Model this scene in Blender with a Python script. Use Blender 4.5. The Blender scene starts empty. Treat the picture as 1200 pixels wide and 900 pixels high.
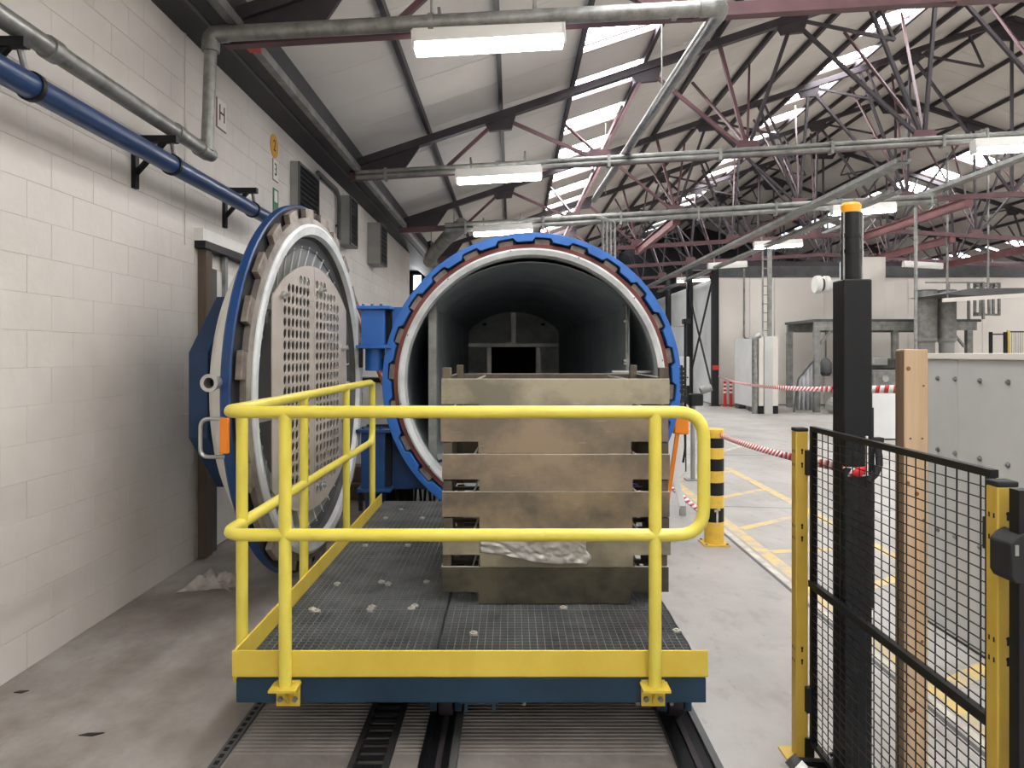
import bpy, bmesh, math, random
from mathutils import Vector, Matrix, Quaternion, noise
R = math.radians
PI = math.pi
rnd = random.Random(7)
S = bpy.context.scene
COL = S.collection

# ------------------------------------------------------------------ camera, world, exposure
EYE = 1.65
cam = bpy.data.objects.new('camera', bpy.data.cameras.new('camera'))
COL.objects.link(cam)
cam.location = (0, 0, EYE)
cam.rotation_euler = (R(90), 0, 0)
cam.data.sensor_width = 36.0
cam.data.lens = 25.5
cam.data.shift_y = -35 / 1200
cam.data.clip_start = 0.05
cam.data.clip_end = 200
S.camera = cam
W = bpy.data.worlds.new('overcast_sky')
S.world = W
W.use_nodes = True
W.node_tree.nodes['Background'].inputs[0].default_value = (0.80, 0.90, 1.0, 1)
W.node_tree.nodes['Background'].inputs[1].default_value = 1.0
S.view_settings.view_transform = 'Standard'
S.view_settings.look = 'None'
S.view_settings.gamma = 1.0
S.view_settings.exposure = 1.82
TUBE = 13.0        # radiance of the fluorescent diffusers
SKY = 8.0         # radiance of the skylight panes


def P(px, py, D):
    "point at distance D along +Y seen at photo pixel (px, py)"
    return Vector(((px - 600) * D / 850, D, EYE - (py - 415) * D / 850))


def F(px, py):
    "floor point under photo pixel"
    D = EYE * 850 / (py - 415)
    return Vector(((px - 600) * D / 850, D, 0))


# ------------------------------------------------------------------ materials
M = {}


def mat(name, col, rough=0.6, metal=0.0, col2=None, nscale=4.0, lo=0.35, hi=0.7, bump=0.0, bscale=40.0,
        detail=4.0, vec=None, rand=0.0, spec=0.5, emit=None, estr=0.0):
    m = bpy.data.materials.new(name)
    m.use_nodes = True
    nt = m.node_tree
    b = nt.nodes['Principled BSDF']
    b.inputs['Base Color'].default_value = (*col, 1)
    b.inputs['Roughness'].default_value = rough
    b.inputs['Metallic'].default_value = metal
    b.inputs['Specular IOR Level'].default_value = spec
    L = nt.links.new
    geo = nt.nodes.new('ShaderNodeNewGeometry')
    mp = nt.nodes.new('ShaderNodeMapping')
    if vec:
        mp.inputs['Scale'].default_value = vec
    L(geo.outputs['Position'], mp.inputs['Vector'])
    out = None
    if col2 is not None:
        n = nt.nodes.new('ShaderNodeTexNoise')
        n.inputs['Scale'].default_value = nscale
        n.inputs['Detail'].default_value = detail
        n.inputs['Roughness'].default_value = 0.6
        L(mp.outputs[0], n.inputs['Vector'])
        r = nt.nodes.new('ShaderNodeMapRange')
        r.inputs[1].default_value = lo
        r.inputs[2].default_value = hi
        L(n.outputs['Fac'], r.inputs[0])
        mx = nt.nodes.new('ShaderNodeMix')
        mx.data_type = 'RGBA'
        mx.inputs[6].default_value = (*col, 1)
        mx.inputs[7].default_value = (*col2, 1)
        L(r.outputs[0], mx.inputs[0])
        out = mx.outputs[2]
    if rand:
        oi = nt.nodes.new('ShaderNodeObjectInfo')
        r = nt.nodes.new('ShaderNodeMapRange')
        r.inputs[3].default_value = 1 - rand
        r.inputs[4].default_value = 1 + rand
        L(oi.outputs['Random'], r.inputs[0])
        hs = nt.nodes.new('ShaderNodeHueSaturation')
        hs.inputs['Color'].default_value = (*col, 1)
        if out:
            L(out, hs.inputs['Color'])
        L(r.outputs[0], hs.inputs['Value'])
        out = hs.outputs[0]
    if out:
        L(out, b.inputs['Base Color'])
    if bump:
        n = nt.nodes.new('ShaderNodeTexNoise')
        n.inputs['Scale'].default_value = bscale
        n.inputs['Detail'].default_value = 3
        L(mp.outputs[0], n.inputs['Vector'])
        bp = nt.nodes.new('ShaderNodeBump')
        bp.inputs['Strength'].default_value = bump
        bp.inputs['Distance'].default_value = 0.01
        L(n.outputs['Fac'], bp.inputs['Height'])
        L(bp.outputs[0], b.inputs['Normal'])
    if emit:
        b.inputs['Emission Color'].default_value = (*emit, 1)
        b.inputs['Emission Strength'].default_value = estr
    M[name] = m
    return m


def sr(r, g, b):
    f = lambda c: (c / 255 / 12.92) if c / 255 <= 0.04045 else ((c / 255 + 0.055) / 1.055) ** 2.4
    return (f(r), f(g), f(b))


mat('wall_paint', sr(220, 214, 207), 0.55, col2=sr(206, 199, 191), nscale=1.3, lo=.4, hi=.75, bump=.25, bscale=22, rand=.015)
mat('mortar', sr(214, 207, 200), 0.8, col2=sr(120, 112, 104), nscale=1.3, lo=.52, hi=.76)
mat('concrete', sr(172, 168, 163), 0.5, col2=sr(148, 143, 137), nscale=1.1, lo=.38, hi=.72, bump=.18, bscale=14, detail=8, vec=(1, .8, 1))
def concrete_stains():
    m = M['concrete']
    nt = m.node_tree
    N, L = nt.nodes.new, nt.links.new
    b = nt.nodes['Principled BSDF']
    base = b.inputs['Base Color'].links[0].from_socket

    def noise_node(scale, detail, lo, hi, vec):
        geo, mp, n, r = N('ShaderNodeNewGeometry'), N('ShaderNodeMapping'), N('ShaderNodeTexNoise'), N('ShaderNodeMapRange')
        mp.inputs['Scale'].default_value = vec
        n.inputs['Scale'].default_value = scale
        n.inputs['Detail'].default_value = detail
        n.inputs['Roughness'].default_value = .65
        r.inputs[1].default_value, r.inputs[2].default_value = lo, hi
        L(geo.outputs['Position'], mp.inputs['Vector'])
        L(mp.outputs[0], n.inputs['Vector'])
        L(n.outputs['Fac'], r.inputs[0])
        return r.outputs[0]

    def mix(fac, a, col):
        x = N('ShaderNodeMix')
        x.data_type = 'RGBA'
        L(fac, x.inputs[0])
        L(a, x.inputs[6])
        x.inputs[7].default_value = (*col, 1)
        return x.outputs[2]

    def mul(a, k, c=None):
        x = N('ShaderNodeMath')
        x.operation = 'MULTIPLY'
        L(a, x.inputs[0])
        if c is None:
            x.inputs[1].default_value = k
        else:
            L(c, x.inputs[1])
        return x.outputs[0]
    geo, sep, rx = N('ShaderNodeNewGeometry'), N('ShaderNodeSeparateXYZ'), N('ShaderNodeMapRange')
    L(geo.outputs['Position'], sep.inputs[0])
    L(sep.outputs[0], rx.inputs[0])
    rx.inputs[1].default_value, rx.inputs[2].default_value = -.7, -1.5
    dirt = mul(noise_node(1.5, 9, .36, .66, (1, .7, 1)), .75, rx.outputs[0])
    c = mix(dirt, base, sr(112, 99, 90))
    c = mix(mul(noise_node(5.0, 9, .52, .72, (1, .55, 1)), .55), c, sr(126, 118, 111))
    c = mix(mul(noise_node(17.0, 6, .62, .72, (1, .35, 1)), .5), c, sr(110, 102, 96))
    L(c, b.inputs['Base Color'])


mat('dark_concrete', sr(136, 130, 124), 0.7, col2=sr(104, 96, 90), nscale=3.0, bump=.4, bscale=18, detail=8)
concrete_stains()
mat('roof_board', sr(218, 212, 203), 0.75, col2=sr(204, 198, 189), nscale=.7, rand=.03)
mat('soffit', sr(52, 52, 54), 0.6, col2=sr(38, 38, 40), nscale=2)
mat('joint_dark', sr(110, 104, 98), 0.9)
mat('steel_dark', sr(58, 50, 56), 0.55, col2=sr(46, 40, 45), nscale=5)
mat('steel_red', sr(104, 72, 76), 0.55, col2=sr(84, 58, 62), nscale=3)
mat('steel_red_bright', sr(128, 80, 80), 0.55, col2=sr(104, 64, 66), nscale=3)
mat('galvanised', sr(158, 158, 155), 0.38, 0.6, col2=sr(118, 118, 114), nscale=11, bump=.05, detail=6)
mat('galv_dull', sr(150, 150, 146), 0.55, 0.4, col2=sr(112, 112, 108), nscale=6)
mat('blue_pipe', sr(40, 66, 108), 0.3, col2=sr(32, 54, 92), nscale=5)
mat('blue_ring', sr(46, 108, 188), 0.38, col2=sr(38, 94, 170), nscale=3)
mat('blue_door', sr(26, 70, 126), 0.42, col2=sr(18, 50, 92), nscale=3)
mat('blue_navy', sr(24, 58, 96), 0.5, col2=sr(18, 48, 80), nscale=4)
mat('blue_beam', sr(24, 56, 78), 0.5, col2=sr(18, 46, 64), nscale=5, bump=.05)
mat('yellow_rail', sr(228, 213, 94), 0.32, col2=sr(220, 203, 78), nscale=6)
mat('yellow_board', sr(220, 194, 78), 0.42, col2=sr(208, 180, 64), nscale=5, bump=.06, bscale=6)
mat('yellow_post', sr(206, 174, 74), 0.45, col2=sr(190, 158, 60), nscale=6)
mat('yellow_bollard', sr(226, 186, 70), 0.5, col2=sr(204, 162, 64), nscale=9, lo=.5)
mat('black_paint', sr(22, 23, 25), 0.5, col2=sr(18, 18, 20), nscale=6, spec=.3)
mat('black_gloss', sr(18, 19, 21), 0.35, spec=.35)
mat('black_rubber', sr(30, 30, 31), 0.8)
mat('void_dark', sr(16, 16, 17), 0.9)
mat('grating', sr(146, 148, 148), 0.42, 0.4, col2=sr(112, 114, 115), nscale=5)
mat('zinc_clip', sr(205, 200, 190), 0.4, 0.4)
mat('tray', sr(178, 160, 130), 0.42, 0.75, col2=sr(136, 126, 112), nscale=3.2, lo=.35, hi=.7, detail=7, bump=.06, bscale=9, vec=(.8, 1, 2.2), rand=.08)
def tray_mat(name, c1, c2, c3):
    m = mat(name, c1, 0.36, 0.6, col2=c2, nscale=3.4, lo=.4, hi=.62, detail=10, bump=.05, bscale=9, vec=(1, 1, 1.15))
    nt = m.node_tree
    b = nt.nodes['Principled BSDF']
    src = b.inputs['Base Color'].links[0].from_socket
    geo = nt.nodes.new('ShaderNodeNewGeometry')
    mp = nt.nodes.new('ShaderNodeMapping')
    mp.inputs['Scale'].default_value = (3, 3, 55)
    mp.inputs['Rotation'].default_value = (0, .06, 0)
    n = nt.nodes.new('ShaderNodeTexNoise')
    n.inputs['Scale'].default_value = 2.2
    n.inputs['Detail'].default_value = 5
    r = nt.nodes.new('ShaderNodeMapRange')
    r.inputs[1].default_value = .70
    r.inputs[2].default_value = .78
    mx = nt.nodes.new('ShaderNodeMix')
    mx.data_type = 'RGBA'
    mx.inputs[7].default_value = (*c3, 1)
    nt.links.new(geo.outputs['Position'], mp.inputs['Vector'])
    nt.links.new(mp.outputs[0], n.inputs['Vector'])
    nt.links.new(n.outputs['Fac'], r.inputs[0])
    nt.links.new(r.outputs[0], mx.inputs[0])
    nt.links.new(src, mx.inputs[6])
    nt.links.new(mx.outputs[2], b.inputs['Base Color'])


tray_mat('tray_olive', sr(172, 164, 144), sr(128, 123, 110), sr(205, 200, 186))
tray_mat('tray_gold', sr(160, 142, 122), sr(124, 114, 102), sr(206, 196, 180))
tray_mat('tray_brown', sr(158, 140, 114), sr(112, 103, 92), sr(196, 186, 168))
tray_mat('tray_moss', sr(118, 112, 96), sr(84, 81, 73), sr(160, 152, 136))
mat('tray_dark', sr(112, 102, 88), 0.5, 0.6, col2=sr(78, 72, 64), nscale=6, detail=6)
mat('tray_rim', sr(226, 222, 212), 0.35, 0.4, col2=sr(190, 182, 168), nscale=20)
mat('film', sr(190, 188, 184), 0.3, 0.5, col2=sr(158, 155, 150), nscale=9, detail=6, bump=.25, bscale=30)
mat('silver', sr(198, 198, 196), 0.34, 0.75, col2=sr(168, 168, 166), nscale=4)
mat('pale_ring', sr(218, 221, 221), 0.45, 0.1, col2=sr(188, 191, 191), nscale=5, detail=6)
mat('ring_tan', sr(150, 143, 136), 0.55, 0.35, col2=sr(112, 104, 98), nscale=6)
mat('lug_steel', sr(150, 140, 130), 0.5, 0.35, col2=sr(106, 96, 88), nscale=9)
mat('lug_dark', sr(58, 56, 58), 0.55, 0.3, col2=sr(40, 40, 44), nscale=6)
mat('seal_red', sr(124, 62, 54), 0.6, col2=sr(100, 50, 44), nscale=6)
mat('liner', sr(170, 176, 178), 0.45, 0.2, col2=sr(132, 138, 140), nscale=2.2, detail=6, bump=.1, bscale=5)
mat('bore', sr(168, 175, 178), 0.5, 0.15, col2=sr(138, 146, 150), nscale=2.0, detail=6)
mat('duct_end', sr(228, 230, 229), 0.5, 0.1, col2=sr(186, 190, 190), nscale=4, detail=7)
mat('dish_plate', sr(186, 186, 184), 0.32, 0.6, col2=sr(156, 158, 158), nscale=5, rand=.05)
mat('seam_bright', sr(226, 226, 222), 0.4, 0.2)
mat('perf_panel', sr(200, 190, 180), 0.42, 0.3, col2=sr(184, 174, 164), nscale=3)
mat('window_frame_red', sr(92, 70, 72), 0.5)
mat('white_paint', sr(232, 230, 224), 0.45, col2=sr(218, 215, 208), nscale=2)
mat('cream_panel', sr(216, 210, 201), 0.6, col2=sr(208, 201, 192), nscale=.6)
mat('white_panel', sr(234, 235, 233), 0.4, col2=sr(214, 215, 212), nscale=.8)
mat('grey_sheet', sr(194, 194, 190), 0.4, 0.05, col2=sr(180, 180, 177), nscale=1.4)
mat('grey_paint', sr(150, 150, 146), 0.55, col2=sr(130, 130, 126), nscale=3)
mat('grey_dark', sr(86, 86, 86), 0.6, col2=sr(66, 66, 66), nscale=3)
mat('pine', sr(190, 162, 130), 0.6, col2=sr(168, 140, 106), nscale=2.2, vec=(9, 9, .5), detail=5, bump=.1, bscale=20)
mat('pine_dark', sr(140, 118, 92), 0.7, col2=sr(116, 94, 72), nscale=3, vec=(9, 9, .6), detail=5)
mat('knot', sr(128, 82, 46), 0.7)
mat('old_wood', sr(98, 88, 80), 0.8, col2=sr(96, 78, 62), nscale=4, vec=(6, 6, .5), detail=5)
mat('ladder_brown', sr(150, 82, 44), 0.5, col2=sr(120, 62, 32), nscale=6)
mat('orange', sr(240, 138, 34), 0.45)
mat('amber', sr(244, 168, 34), 0.3)
mat('red_paint', sr(206, 52, 40), 0.5)
mat('tape_red', sr(214, 40, 48), 0.5)
mat('tape_white', sr(240, 238, 236), 0.5)
mat('sign_ink', sr(96, 44, 36), 0.6)
mat('sign_yellow', sr(214, 156, 34), 0.5)
mat('sign_green', sr(36, 116, 66), 0.5)
mat('ink_black', sr(30, 28, 26), 0.6)
mat('cloth', sr(196, 190, 184), 0.9, col2=sr(140, 132, 126), nscale=9)
mat('partition_dark', sr(40, 41, 44), 0.7)
mat('marking_yellow', sr(214, 186, 116), 0.6, col2=sr(176, 168, 154), nscale=7, lo=.42, hi=.62, detail=8)
mat('marking_white', sr(206, 202, 186), 0.6, col2=sr(176, 170, 162), nscale=7, lo=.4, hi=.62, detail=8)
mat('lamp_body', sr(226, 224, 218), 0.5)
mat('tube_lit', (1, 1, 1), 0.4, emit=(1.0, 0.965, 0.925), estr=TUBE)
mat('tube_off', sr(226, 224, 214), 0.4)
mat('sky_pane', (.9, .92, .95), 0.3, emit=(0.97, 0.98, 1.0), estr=SKY)
mat('plastic_sheet', sr(190, 190, 190), 0.25, col2=sr(160, 162, 164), nscale=3, bump=.5, bscale=6)

# ------------------------------------------------------------------ mesh builder
ORG = {}


class MB:
    def __init__(s):
        s.v, s.f, s.mi = [], [], []
        s.cur = 0

    def add(s, vs, fs):
        o = len(s.v)
        s.v += [Vector(p) for p in vs]
        s.f += [tuple(i + o for i in f) for f in fs]
        s.mi += [s.cur] * len(fs)
        return s

    def box(s, x0, x1, y0, y1, z0, z1):
        return s.add([(x0, y0, z0), (x1, y0, z0), (x1, y1, z0), (x0, y1, z0), (x0, y0, z1), (x1, y0, z1), (x1, y1, z1), (x0, y1, z1)],
                     [(0, 3, 2, 1), (4, 5, 6, 7), (0, 1, 5, 4), (1, 2, 6, 5), (2, 3, 7, 6), (3, 0, 4, 7)])

    def bar(s, p, q, w, h, up=(0, 0, 1)):
        p, q, up = Vector(p), Vector(q), Vector(up)
        d = (q - p).normalized()
        a = d.cross(up)
        if a.length < 1e-4:
            a = d.cross(Vector((0, 1, 0)))
        a.normalize()
        b = a.cross(d).normalized()
        a, b = a * w / 2, b * h / 2
        return s.add([p - a - b, p + a - b, p + a + b, p - a + b, q - a - b, q + a - b, q + a + b, q - a + b],
                     [(0, 1, 2, 3), (4, 7, 6, 5), (0, 4, 5, 1), (1, 5, 6, 2), (2, 6, 7, 3), (3, 7, 4, 0)])

    def tube(s, pts, r, n=10, closed=False):
        pts = [Vector(p) for p in pts]
        k = len(pts)
        T = []
        for i in range(k):
            a = pts[(i - 1) % k] if (closed or i > 0) else pts[0]
            b = pts[(i + 1) % k] if (closed or i < k - 1) else pts[-1]
            T.append((b - a).normalized())
        u = T[0].cross(Vector((0, 0, 1)))
        if u.length < 1e-3:
            u = T[0].cross(Vector((1, 0, 0)))
        u.normalize()
        vs, rings = [], []
        rr = r if isinstance(r, (list, tuple)) else [r] * k
        for i in range(k):
            if i:
                u = (T[i - 1].rotation_difference(T[i]) @ u)
            u = (u - T[i] * u.dot(T[i])).normalized()
            w = T[i].cross(u)
            for j in range(n):
                t = 2 * PI * j / n
                vs.append(pts[i] + (u * math.cos(t) + w * math.sin(t)) * rr[i])
        fs = []
        for i in range(k if closed else k - 1):
            i2 = (i + 1) % k
            sh = 0
            if closed and i == k - 1:   # match the twist of the closing ring
                best = min(range(n), key=lambda q: (vs[i * n] - vs[q]).length)
                sh = best
            for j in range(n):
                fs.append((i * n + j, i * n + (j + 1) % n, i2 * n + (j + 1 + sh) % n, i2 * n + (j + sh) % n))
        if not closed:
            fs.append(tuple(range(n - 1, -1, -1)))
            fs.append(tuple((k - 1) * n + j for j in range(n)))
        return s.add(vs, fs)

    def cyl(s, p, q, r, n=16):
        return s.tube([p, q], r, n)

    def lathe(s, prof, n=64, axis='y', c=(0, 0, 0), a0=0.0, a1=2 * PI, loop=False):
        "prof: list of (radius, axial)"
        c = Vector(c)
        full = abs(a1 - a0 - 2 * PI) < 1e-6
        m = n if full else n + 1
        vs, fs = [], []
        for i in range(m):
            t = a0 + (a1 - a0) * i / n
            for r, a in prof:
                if axis == 'y':
                    vs.append(c + Vector((r * math.cos(t), a, r * math.sin(t))))
                elif axis == 'x':
                    vs.append(c + Vector((a, r * math.cos(t), r * math.sin(t))))
                else:
                    vs.append(c + Vector((r * math.cos(t), r * math.sin(t), a)))
        k = len(prof)
        for i in range(n):
            i2 = (i + 1) % m
            for j in range(k if loop else k - 1):
                j2 = (j + 1) % k
                fs.append((i * k + j, i * k + j2, i2 * k + j2, i2 * k + j))
        return s.add(vs, fs)

    def sector(s, r0, r1, t0, t1, x0, x1, axis='y', c=(0, 0, 0), n=3):
        "solid annular sector"
        pr = [(r0, x0), (r1, x0), (r1, x1), (r0, x1)]
        s.lathe(pr, n, axis, c, t0, t1, loop=True)
        o = len(s.v) - 4 * (n + 1)
        s.f += [(o, o + 3, o + 2, o + 1), (o + 4 * n, o + 4 * n + 1, o + 4 * n + 2, o + 4 * n + 3)]
        s.mi += [s.cur] * 2
        return s

    def prism(s, poly, axis, a0, a1):
        "poly in the two other axes (x,z for axis y; y,z for axis x; x,y for axis z)"
        def pt(u, v, a):
            return {'y': (u, a, v), 'x': (a, u, v), 'z': (u, v, a)}[axis]
        n = len(poly)
        vs = [pt(u, v, a0) for u, v in poly] + [pt(u, v, a1) for u, v in poly]
        fs = [tuple(range(n)), tuple(range(2 * n - 1, n - 1, -1))]
        fs += [(i, i + n, (i + 1) % n + n, (i + 1) % n) for i in range(n)]
        return s.add(vs, fs)

    def mesh(s, name, mats, org=(0, 0, 0), smooth=True):
        me = bpy.data.meshes.new(name)
        org = Vector(org)
        me.from_pydata([tuple(p - org) for p in s.v], [], s.f)
        if not isinstance(mats, (list, tuple)):
            mats = [mats]
        for m in mats:
            me.materials.append(M[m])
        if len(mats) > 1:
            me.polygons.foreach_set('material_index', s.mi)
        bm = bmesh.new()
        bm.from_mesh(me)
        bmesh.ops.recalc_face_normals(bm, faces=bm.faces)
        bm.to_mesh(me)
        bm.free()
        if smooth:
            me.shade_smooth()
            me.set_sharp_from_angle(angle=R(32))
        return me

    def build(s, name, mats, parent=None, bevel=0.0, kind=None, smooth=True, label=None):
        org = ORG.get(parent.name, Vector((0, 0, 0))) if parent else Vector((0, 0, 0))
        me = s.mesh(name, mats, org, smooth)
        o = bpy.data.objects.new(name, me)
        COL.objects.link(o)
        if parent:
            o.parent = parent
            ORG[o.name] = org
        if bevel:
            b = o.modifiers.new('bevel', 'BEVEL')
            b.width = bevel
            b.segments = 2
            b.limit_method = 'ANGLE'
            b.angle_limit = R(40)
        if kind:
            o['kind'] = kind
        if label:
            o['label'] = label
        return o


def tag(o, label, cat, group=None):
    o['label'] = label
    o['category'] = cat
    if group:
        o['group'] = group
    return o


def thing(name, loc, label, cat, group=None, rz=0.0, local=False):
    o = bpy.data.objects.new(name, None)
    o.empty_display_size = 0.1
    COL.objects.link(o)
    o.location = loc
    o.rotation_euler = (0, 0, rz)
    ORG[o.name] = Vector((0, 0, 0)) if local else Vector(loc)
    return tag(o, label, cat, group)


def struct(o):
    o['kind'] = 'structure'
    return o


def solo(mb, name, mats, label, cat, group=None, bevel=0.0, kind=None):
    return tag(mb.build(name, mats, None, bevel, kind), label, cat, group)


def piece(name, me, parent, loc, rot=None):
    o = bpy.data.objects.new(name, me)
    COL.objects.link(o)
    o.parent = parent
    o.location = Vector(loc) - ORG[parent.name]
    ORG[o.name] = Vector(loc)
    if rot:
        o.rotation_euler = rot
    return o


def kids(o):
    return [c for c in list(COL.objects) if c.parent == o]


def dup(root, loc, label=None, rz=None):
    c = root.copy()
    COL.objects.link(c)
    c.location = loc
    if rz is not None:
        c.rotation_euler = (0, 0, rz)
    if label:
        c['label'] = label
    for ch in list(root.children):
        d = ch.copy()
        COL.objects.link(d)
        d.parent = c
        for g in list(ch.children):
            e = g.copy()
            COL.objects.link(e)
            e.parent = d
    return c


def fillet(pts, r, closed=False, n=5):
    pts = [Vector(p) for p in pts]
    out = []
    k = len(pts)
    for i in range(k):
        if not closed and i in (0, k - 1):
            out.append(pts[i])
            continue
        p, a, b = pts[i], pts[(i - 1) % k], pts[(i + 1) % k]
        da, db = (a - p).normalized(), (b - p).normalized()
        rr = min(r, (a - p).length * .45, (b - p).length * .45)
        s, e = p + da * rr, p + db * rr
        for j in range(n + 1):
            t = j / n
            out.append(s * (1 - t) ** 2 + p * 2 * t * (1 - t) + e * t * t)
    return out


def text_mb(txt, size, loc, rot, name, m, parent, ext=.001):
    cu = bpy.data.curves.new('txt', 'FONT')
    cu.body = txt
    cu.size = size
    cu.extrude = ext
    cu.align_x = 'CENTER'
    cu.align_y = 'CENTER'
    o = bpy.data.objects.new('txt', cu)
    COL.objects.link(o)
    bpy.context.view_layer.update()
    me = bpy.data.meshes.new_from_object(o.evaluated_get(bpy.context.evaluated_depsgraph_get()))
    bpy.data.objects.remove(o)
    me.materials.clear()
    me.materials.append(M[m])
    t = bpy.data.objects.new(name, me)
    COL.objects.link(t)
    t.rotation_euler = rot
    t.parent = parent
    t.location = Vector(loc) - ORG[parent.name]
    return t

# ================================================================== SETTING
WX = -2.54                       # face of the left block wall
WT = 4.14                        # its top, under the valley gutter
Y0, Y1 = -9.0, 38.0
RX = 9.75                        # ridge


def zr(x):                       # rafter centre line
    return 4.94 + .333 * x if x <= RX else 4.94 + .333 * (2 * RX - x)


# floor with its joint strip and worn markings
floor = struct(MB().box(-6, 24, Y0, Y1, -.2, 0).build('floor', 'concrete', smooth=False))
ORG[floor.name] = Vector((0, 0, 0))
# ribbed slab between the carriage rails
rb = MB()
rb.box(-1.155, .66, 1.6, 2.98, -.01, .003)
y = 2.985
while y < 3.75:
    rb.prism([(y, 0), (y + .004, .006), (y + .018, .006), (y + .022, 0)], 'x', -1.155, .66)
    y += .03
rb.box(-1.155, .66, 2.98, 6.4, -.01, .0015)
rb.build('ribbed_slab', 'dark_concrete', floor, smooth=False)


def strip(p, q, w, name, m, z=.0015):
    p, q = Vector(p), Vector(q)
    d = (q - p).normalized()
    a = Vector((-d.y, d.x, 0)) * w / 2
    mb = MB()
    mb.prism([((p - a).x, (p - a).y), ((q - a).x, (q - a).y), ((q + a).x, (q + a).y), ((p + a).x, (p + a).y)], 'z', 0.0002, z)
    return mb.build(name, m, floor, smooth=False)


strip((1.99, 2.2, 0), (1.99, 20, 0), .05, 'joint_strip', 'marking_white', .003)
strip((1.945, 2.2, 0), (1.945, 20, 0), .025, 'floor_joint', 'grey_dark', .001)
strip((2.10, 2.2, 0), (2.10, 10.5, 0), .11, 'floor_marking', 'marking_yellow')
strip((3.12, 2.2, 0), (3.12, 10.5, 0), .11, 'floor_marking', 'marking_yellow')
for (a, b) in (((2.16, 6.85, 0), (3.07, 7.5, 0)), ((2.16, 8.15, 0), (3.07, 8.85, 0)), ((2.16, 6.05, 0), (3.07, 6.2, 0)),
               ((2.16, 4.9, 0), (3.07, 5.5, 0)), ((2.16, 3.6, 0), (3.07, 4.2, 0)), ((2.16, 9.5, 0), (3.07, 10.2, 0))):
    strip(a, b, .10, 'floor_marking', 'marking_yellow', .0012)
strip((3.0, 11.5, 0), (4.1, 13.0, 0), .09, 'floor_marking', 'marking_white')
strip((4.1, 13.0, 0), (3.9, 16.5, 0), .09, 'floor_marking', 'marking_white')
strip((2.6, 12.2, 0), (2.75, 17.0, 0), .09, 'floor_marking', 'marking_yellow')
strip((2.0, 7.9, 0), (6.5, 7.3, 0), .012, 'floor_joint', 'grey_dark', .0008)
strip((2.0, 12.0, 0), (6.5, 11.6, 0), .015, 'floor_joint', 'grey_dark', .0008)

# left wall: blocks
wall = struct(MB().box(WX - .25, WX - .0035, Y0, 18.0, 0, WT).build('wall_left', 'mortar', smooth=False))
ORG[wall.name] = Vector((0, 0, 0))
BL, BH = .40, .1904
rows = int(WT / BH)
bh = WT / (rows)


def block_mb(l, h):
    mb = MB()
    a, b, c = l / 2 - .0010, h / 2 - .0010, .0014
    mb.add([(-.03, -a, -b), (-.03, a, -b), (-.03, a, b), (-.03, -a, b), (-c, -a, -b), (-c, a, -b), (-c, a, b), (-c, -a, b),
            (0, -a + c, -b + c), (0, a - c, -b + c), (0, a - c, b - c), (0, -a + c, b - c)],
           [(0, 3, 2, 1), (0, 1, 5, 4), (1, 2, 6, 5), (2, 3, 7, 6), (3, 0, 4, 7), (4, 5, 9, 8), (5, 6, 10, 9), (6, 7, 11, 10), (7, 4, 8, 11), (8, 9, 10, 11)])
    return mb


bme = block_mb(BL, bh).mesh('block', 'wall_paint', smooth=False)
cand = []
for r in range(rows):
    off = (BL / 2 if r % 2 else 0)
    k = 0
    y = -8.8 + off
    while y + BL / 2 < 17.95:
        cand.append((y, (r + .5) * bh))
        y += BL


def seen(y, z):
    if y < 3.3 or y > 14:
        return 999
    px, py = 600 + WX * 850 / y, 415 - (z - EYE) * 850 / y
    if px < -40 or py < -40 or py > 940:
        return 900
    if y > 6.0 and 0 < z < 2.5:
        return 500 + y
    return y


cand.sort(key=lambda c: seen(*c))
rest = MB()
for i, (y, z) in enumerate(cand):
    pos = Vector((WX + rnd.uniform(-.0008, .0008), y, z))
    if i < 300:
        piece('block', bme, wall, pos)
    else:
        q = block_mb(BL, bh)
        rest.add([p + pos for p in q.v], q.f)
rest.build('blockwork', 'wall_paint', wall, kind='stuff', smooth=False)
# pilaster joint line on the wall (expansion strip)
MB().box(WX, WX + .006, 5.62, 5.65, 2.5, WT).build('expansion_strip', 'mortar', wall)

# other walls
struct(MB().box(21.6, 21.8, Y0, Y1, 0, 4.6).build('wall_right', 'cream_panel'))
struct(MB().prism([(-6, 0), (21.6, 0), (21.6, 4.3), (RX, 8.5), (-2.6, 4.3), (-6, 4.3)], 'y', Y1, Y1 + .2).build('wall_back', 'partition_dark'))
struct(MB().prism([(-6, 0), (21.6, 0), (21.6, 4.3), (RX, 8.5), (-2.6, 4.3), (-6, 4.3)], 'y', Y0 - .2, Y0).build('wall_front', 'cream_panel'))
struct(MB().box(-6.2, -6, Y0, Y1, 0, 4.4).build('wall_outer_left', 'partition_dark'))
struct(MB().box(-6.2, -2.0, 18.0, Y1, 4.4, 4.55).build('ceiling_recess', 'partition_dark'))
wrb = struct(MB().box(-6, -1.6, 24.0, 24.2, 0, 4.4).build('wall_recess_back', 'partition_dark'))
ORG[wrb.name] = Vector((0, 0, 0))
MB().box(-3.3, -3.24, 23.9, 24.0, 2.9, 4.3).box(-3.0, -2.94, 23.9, 24.0, 2.9, 4.3).box(-3.24, -3.0, 23.9, 24.0, 4.24, 4.3).build('window_frame', 'galv_dull', wrb)
MB().box(-3.24, -3.0, 23.95, 24.0, 2.9, 4.24).build('pane', 'sky_pane', wrb)
wr = struct(MB().box(-6, WX - .25, 17.8, 18.0, 0, 4.3).build('wall_recess', 'partition_dark'))

# roof
ceil_parts = {}
ROWH = .858
RY0 = 8.30 - ROWH * 17
NR = int((Y1 - RY0) / ROWH) + 1
xs = [-2.13 + .99 * k for k in range(13)]
pitch = math.atan(.333)
TH = .012
pl = .99 / math.cos(pitch)


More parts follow.
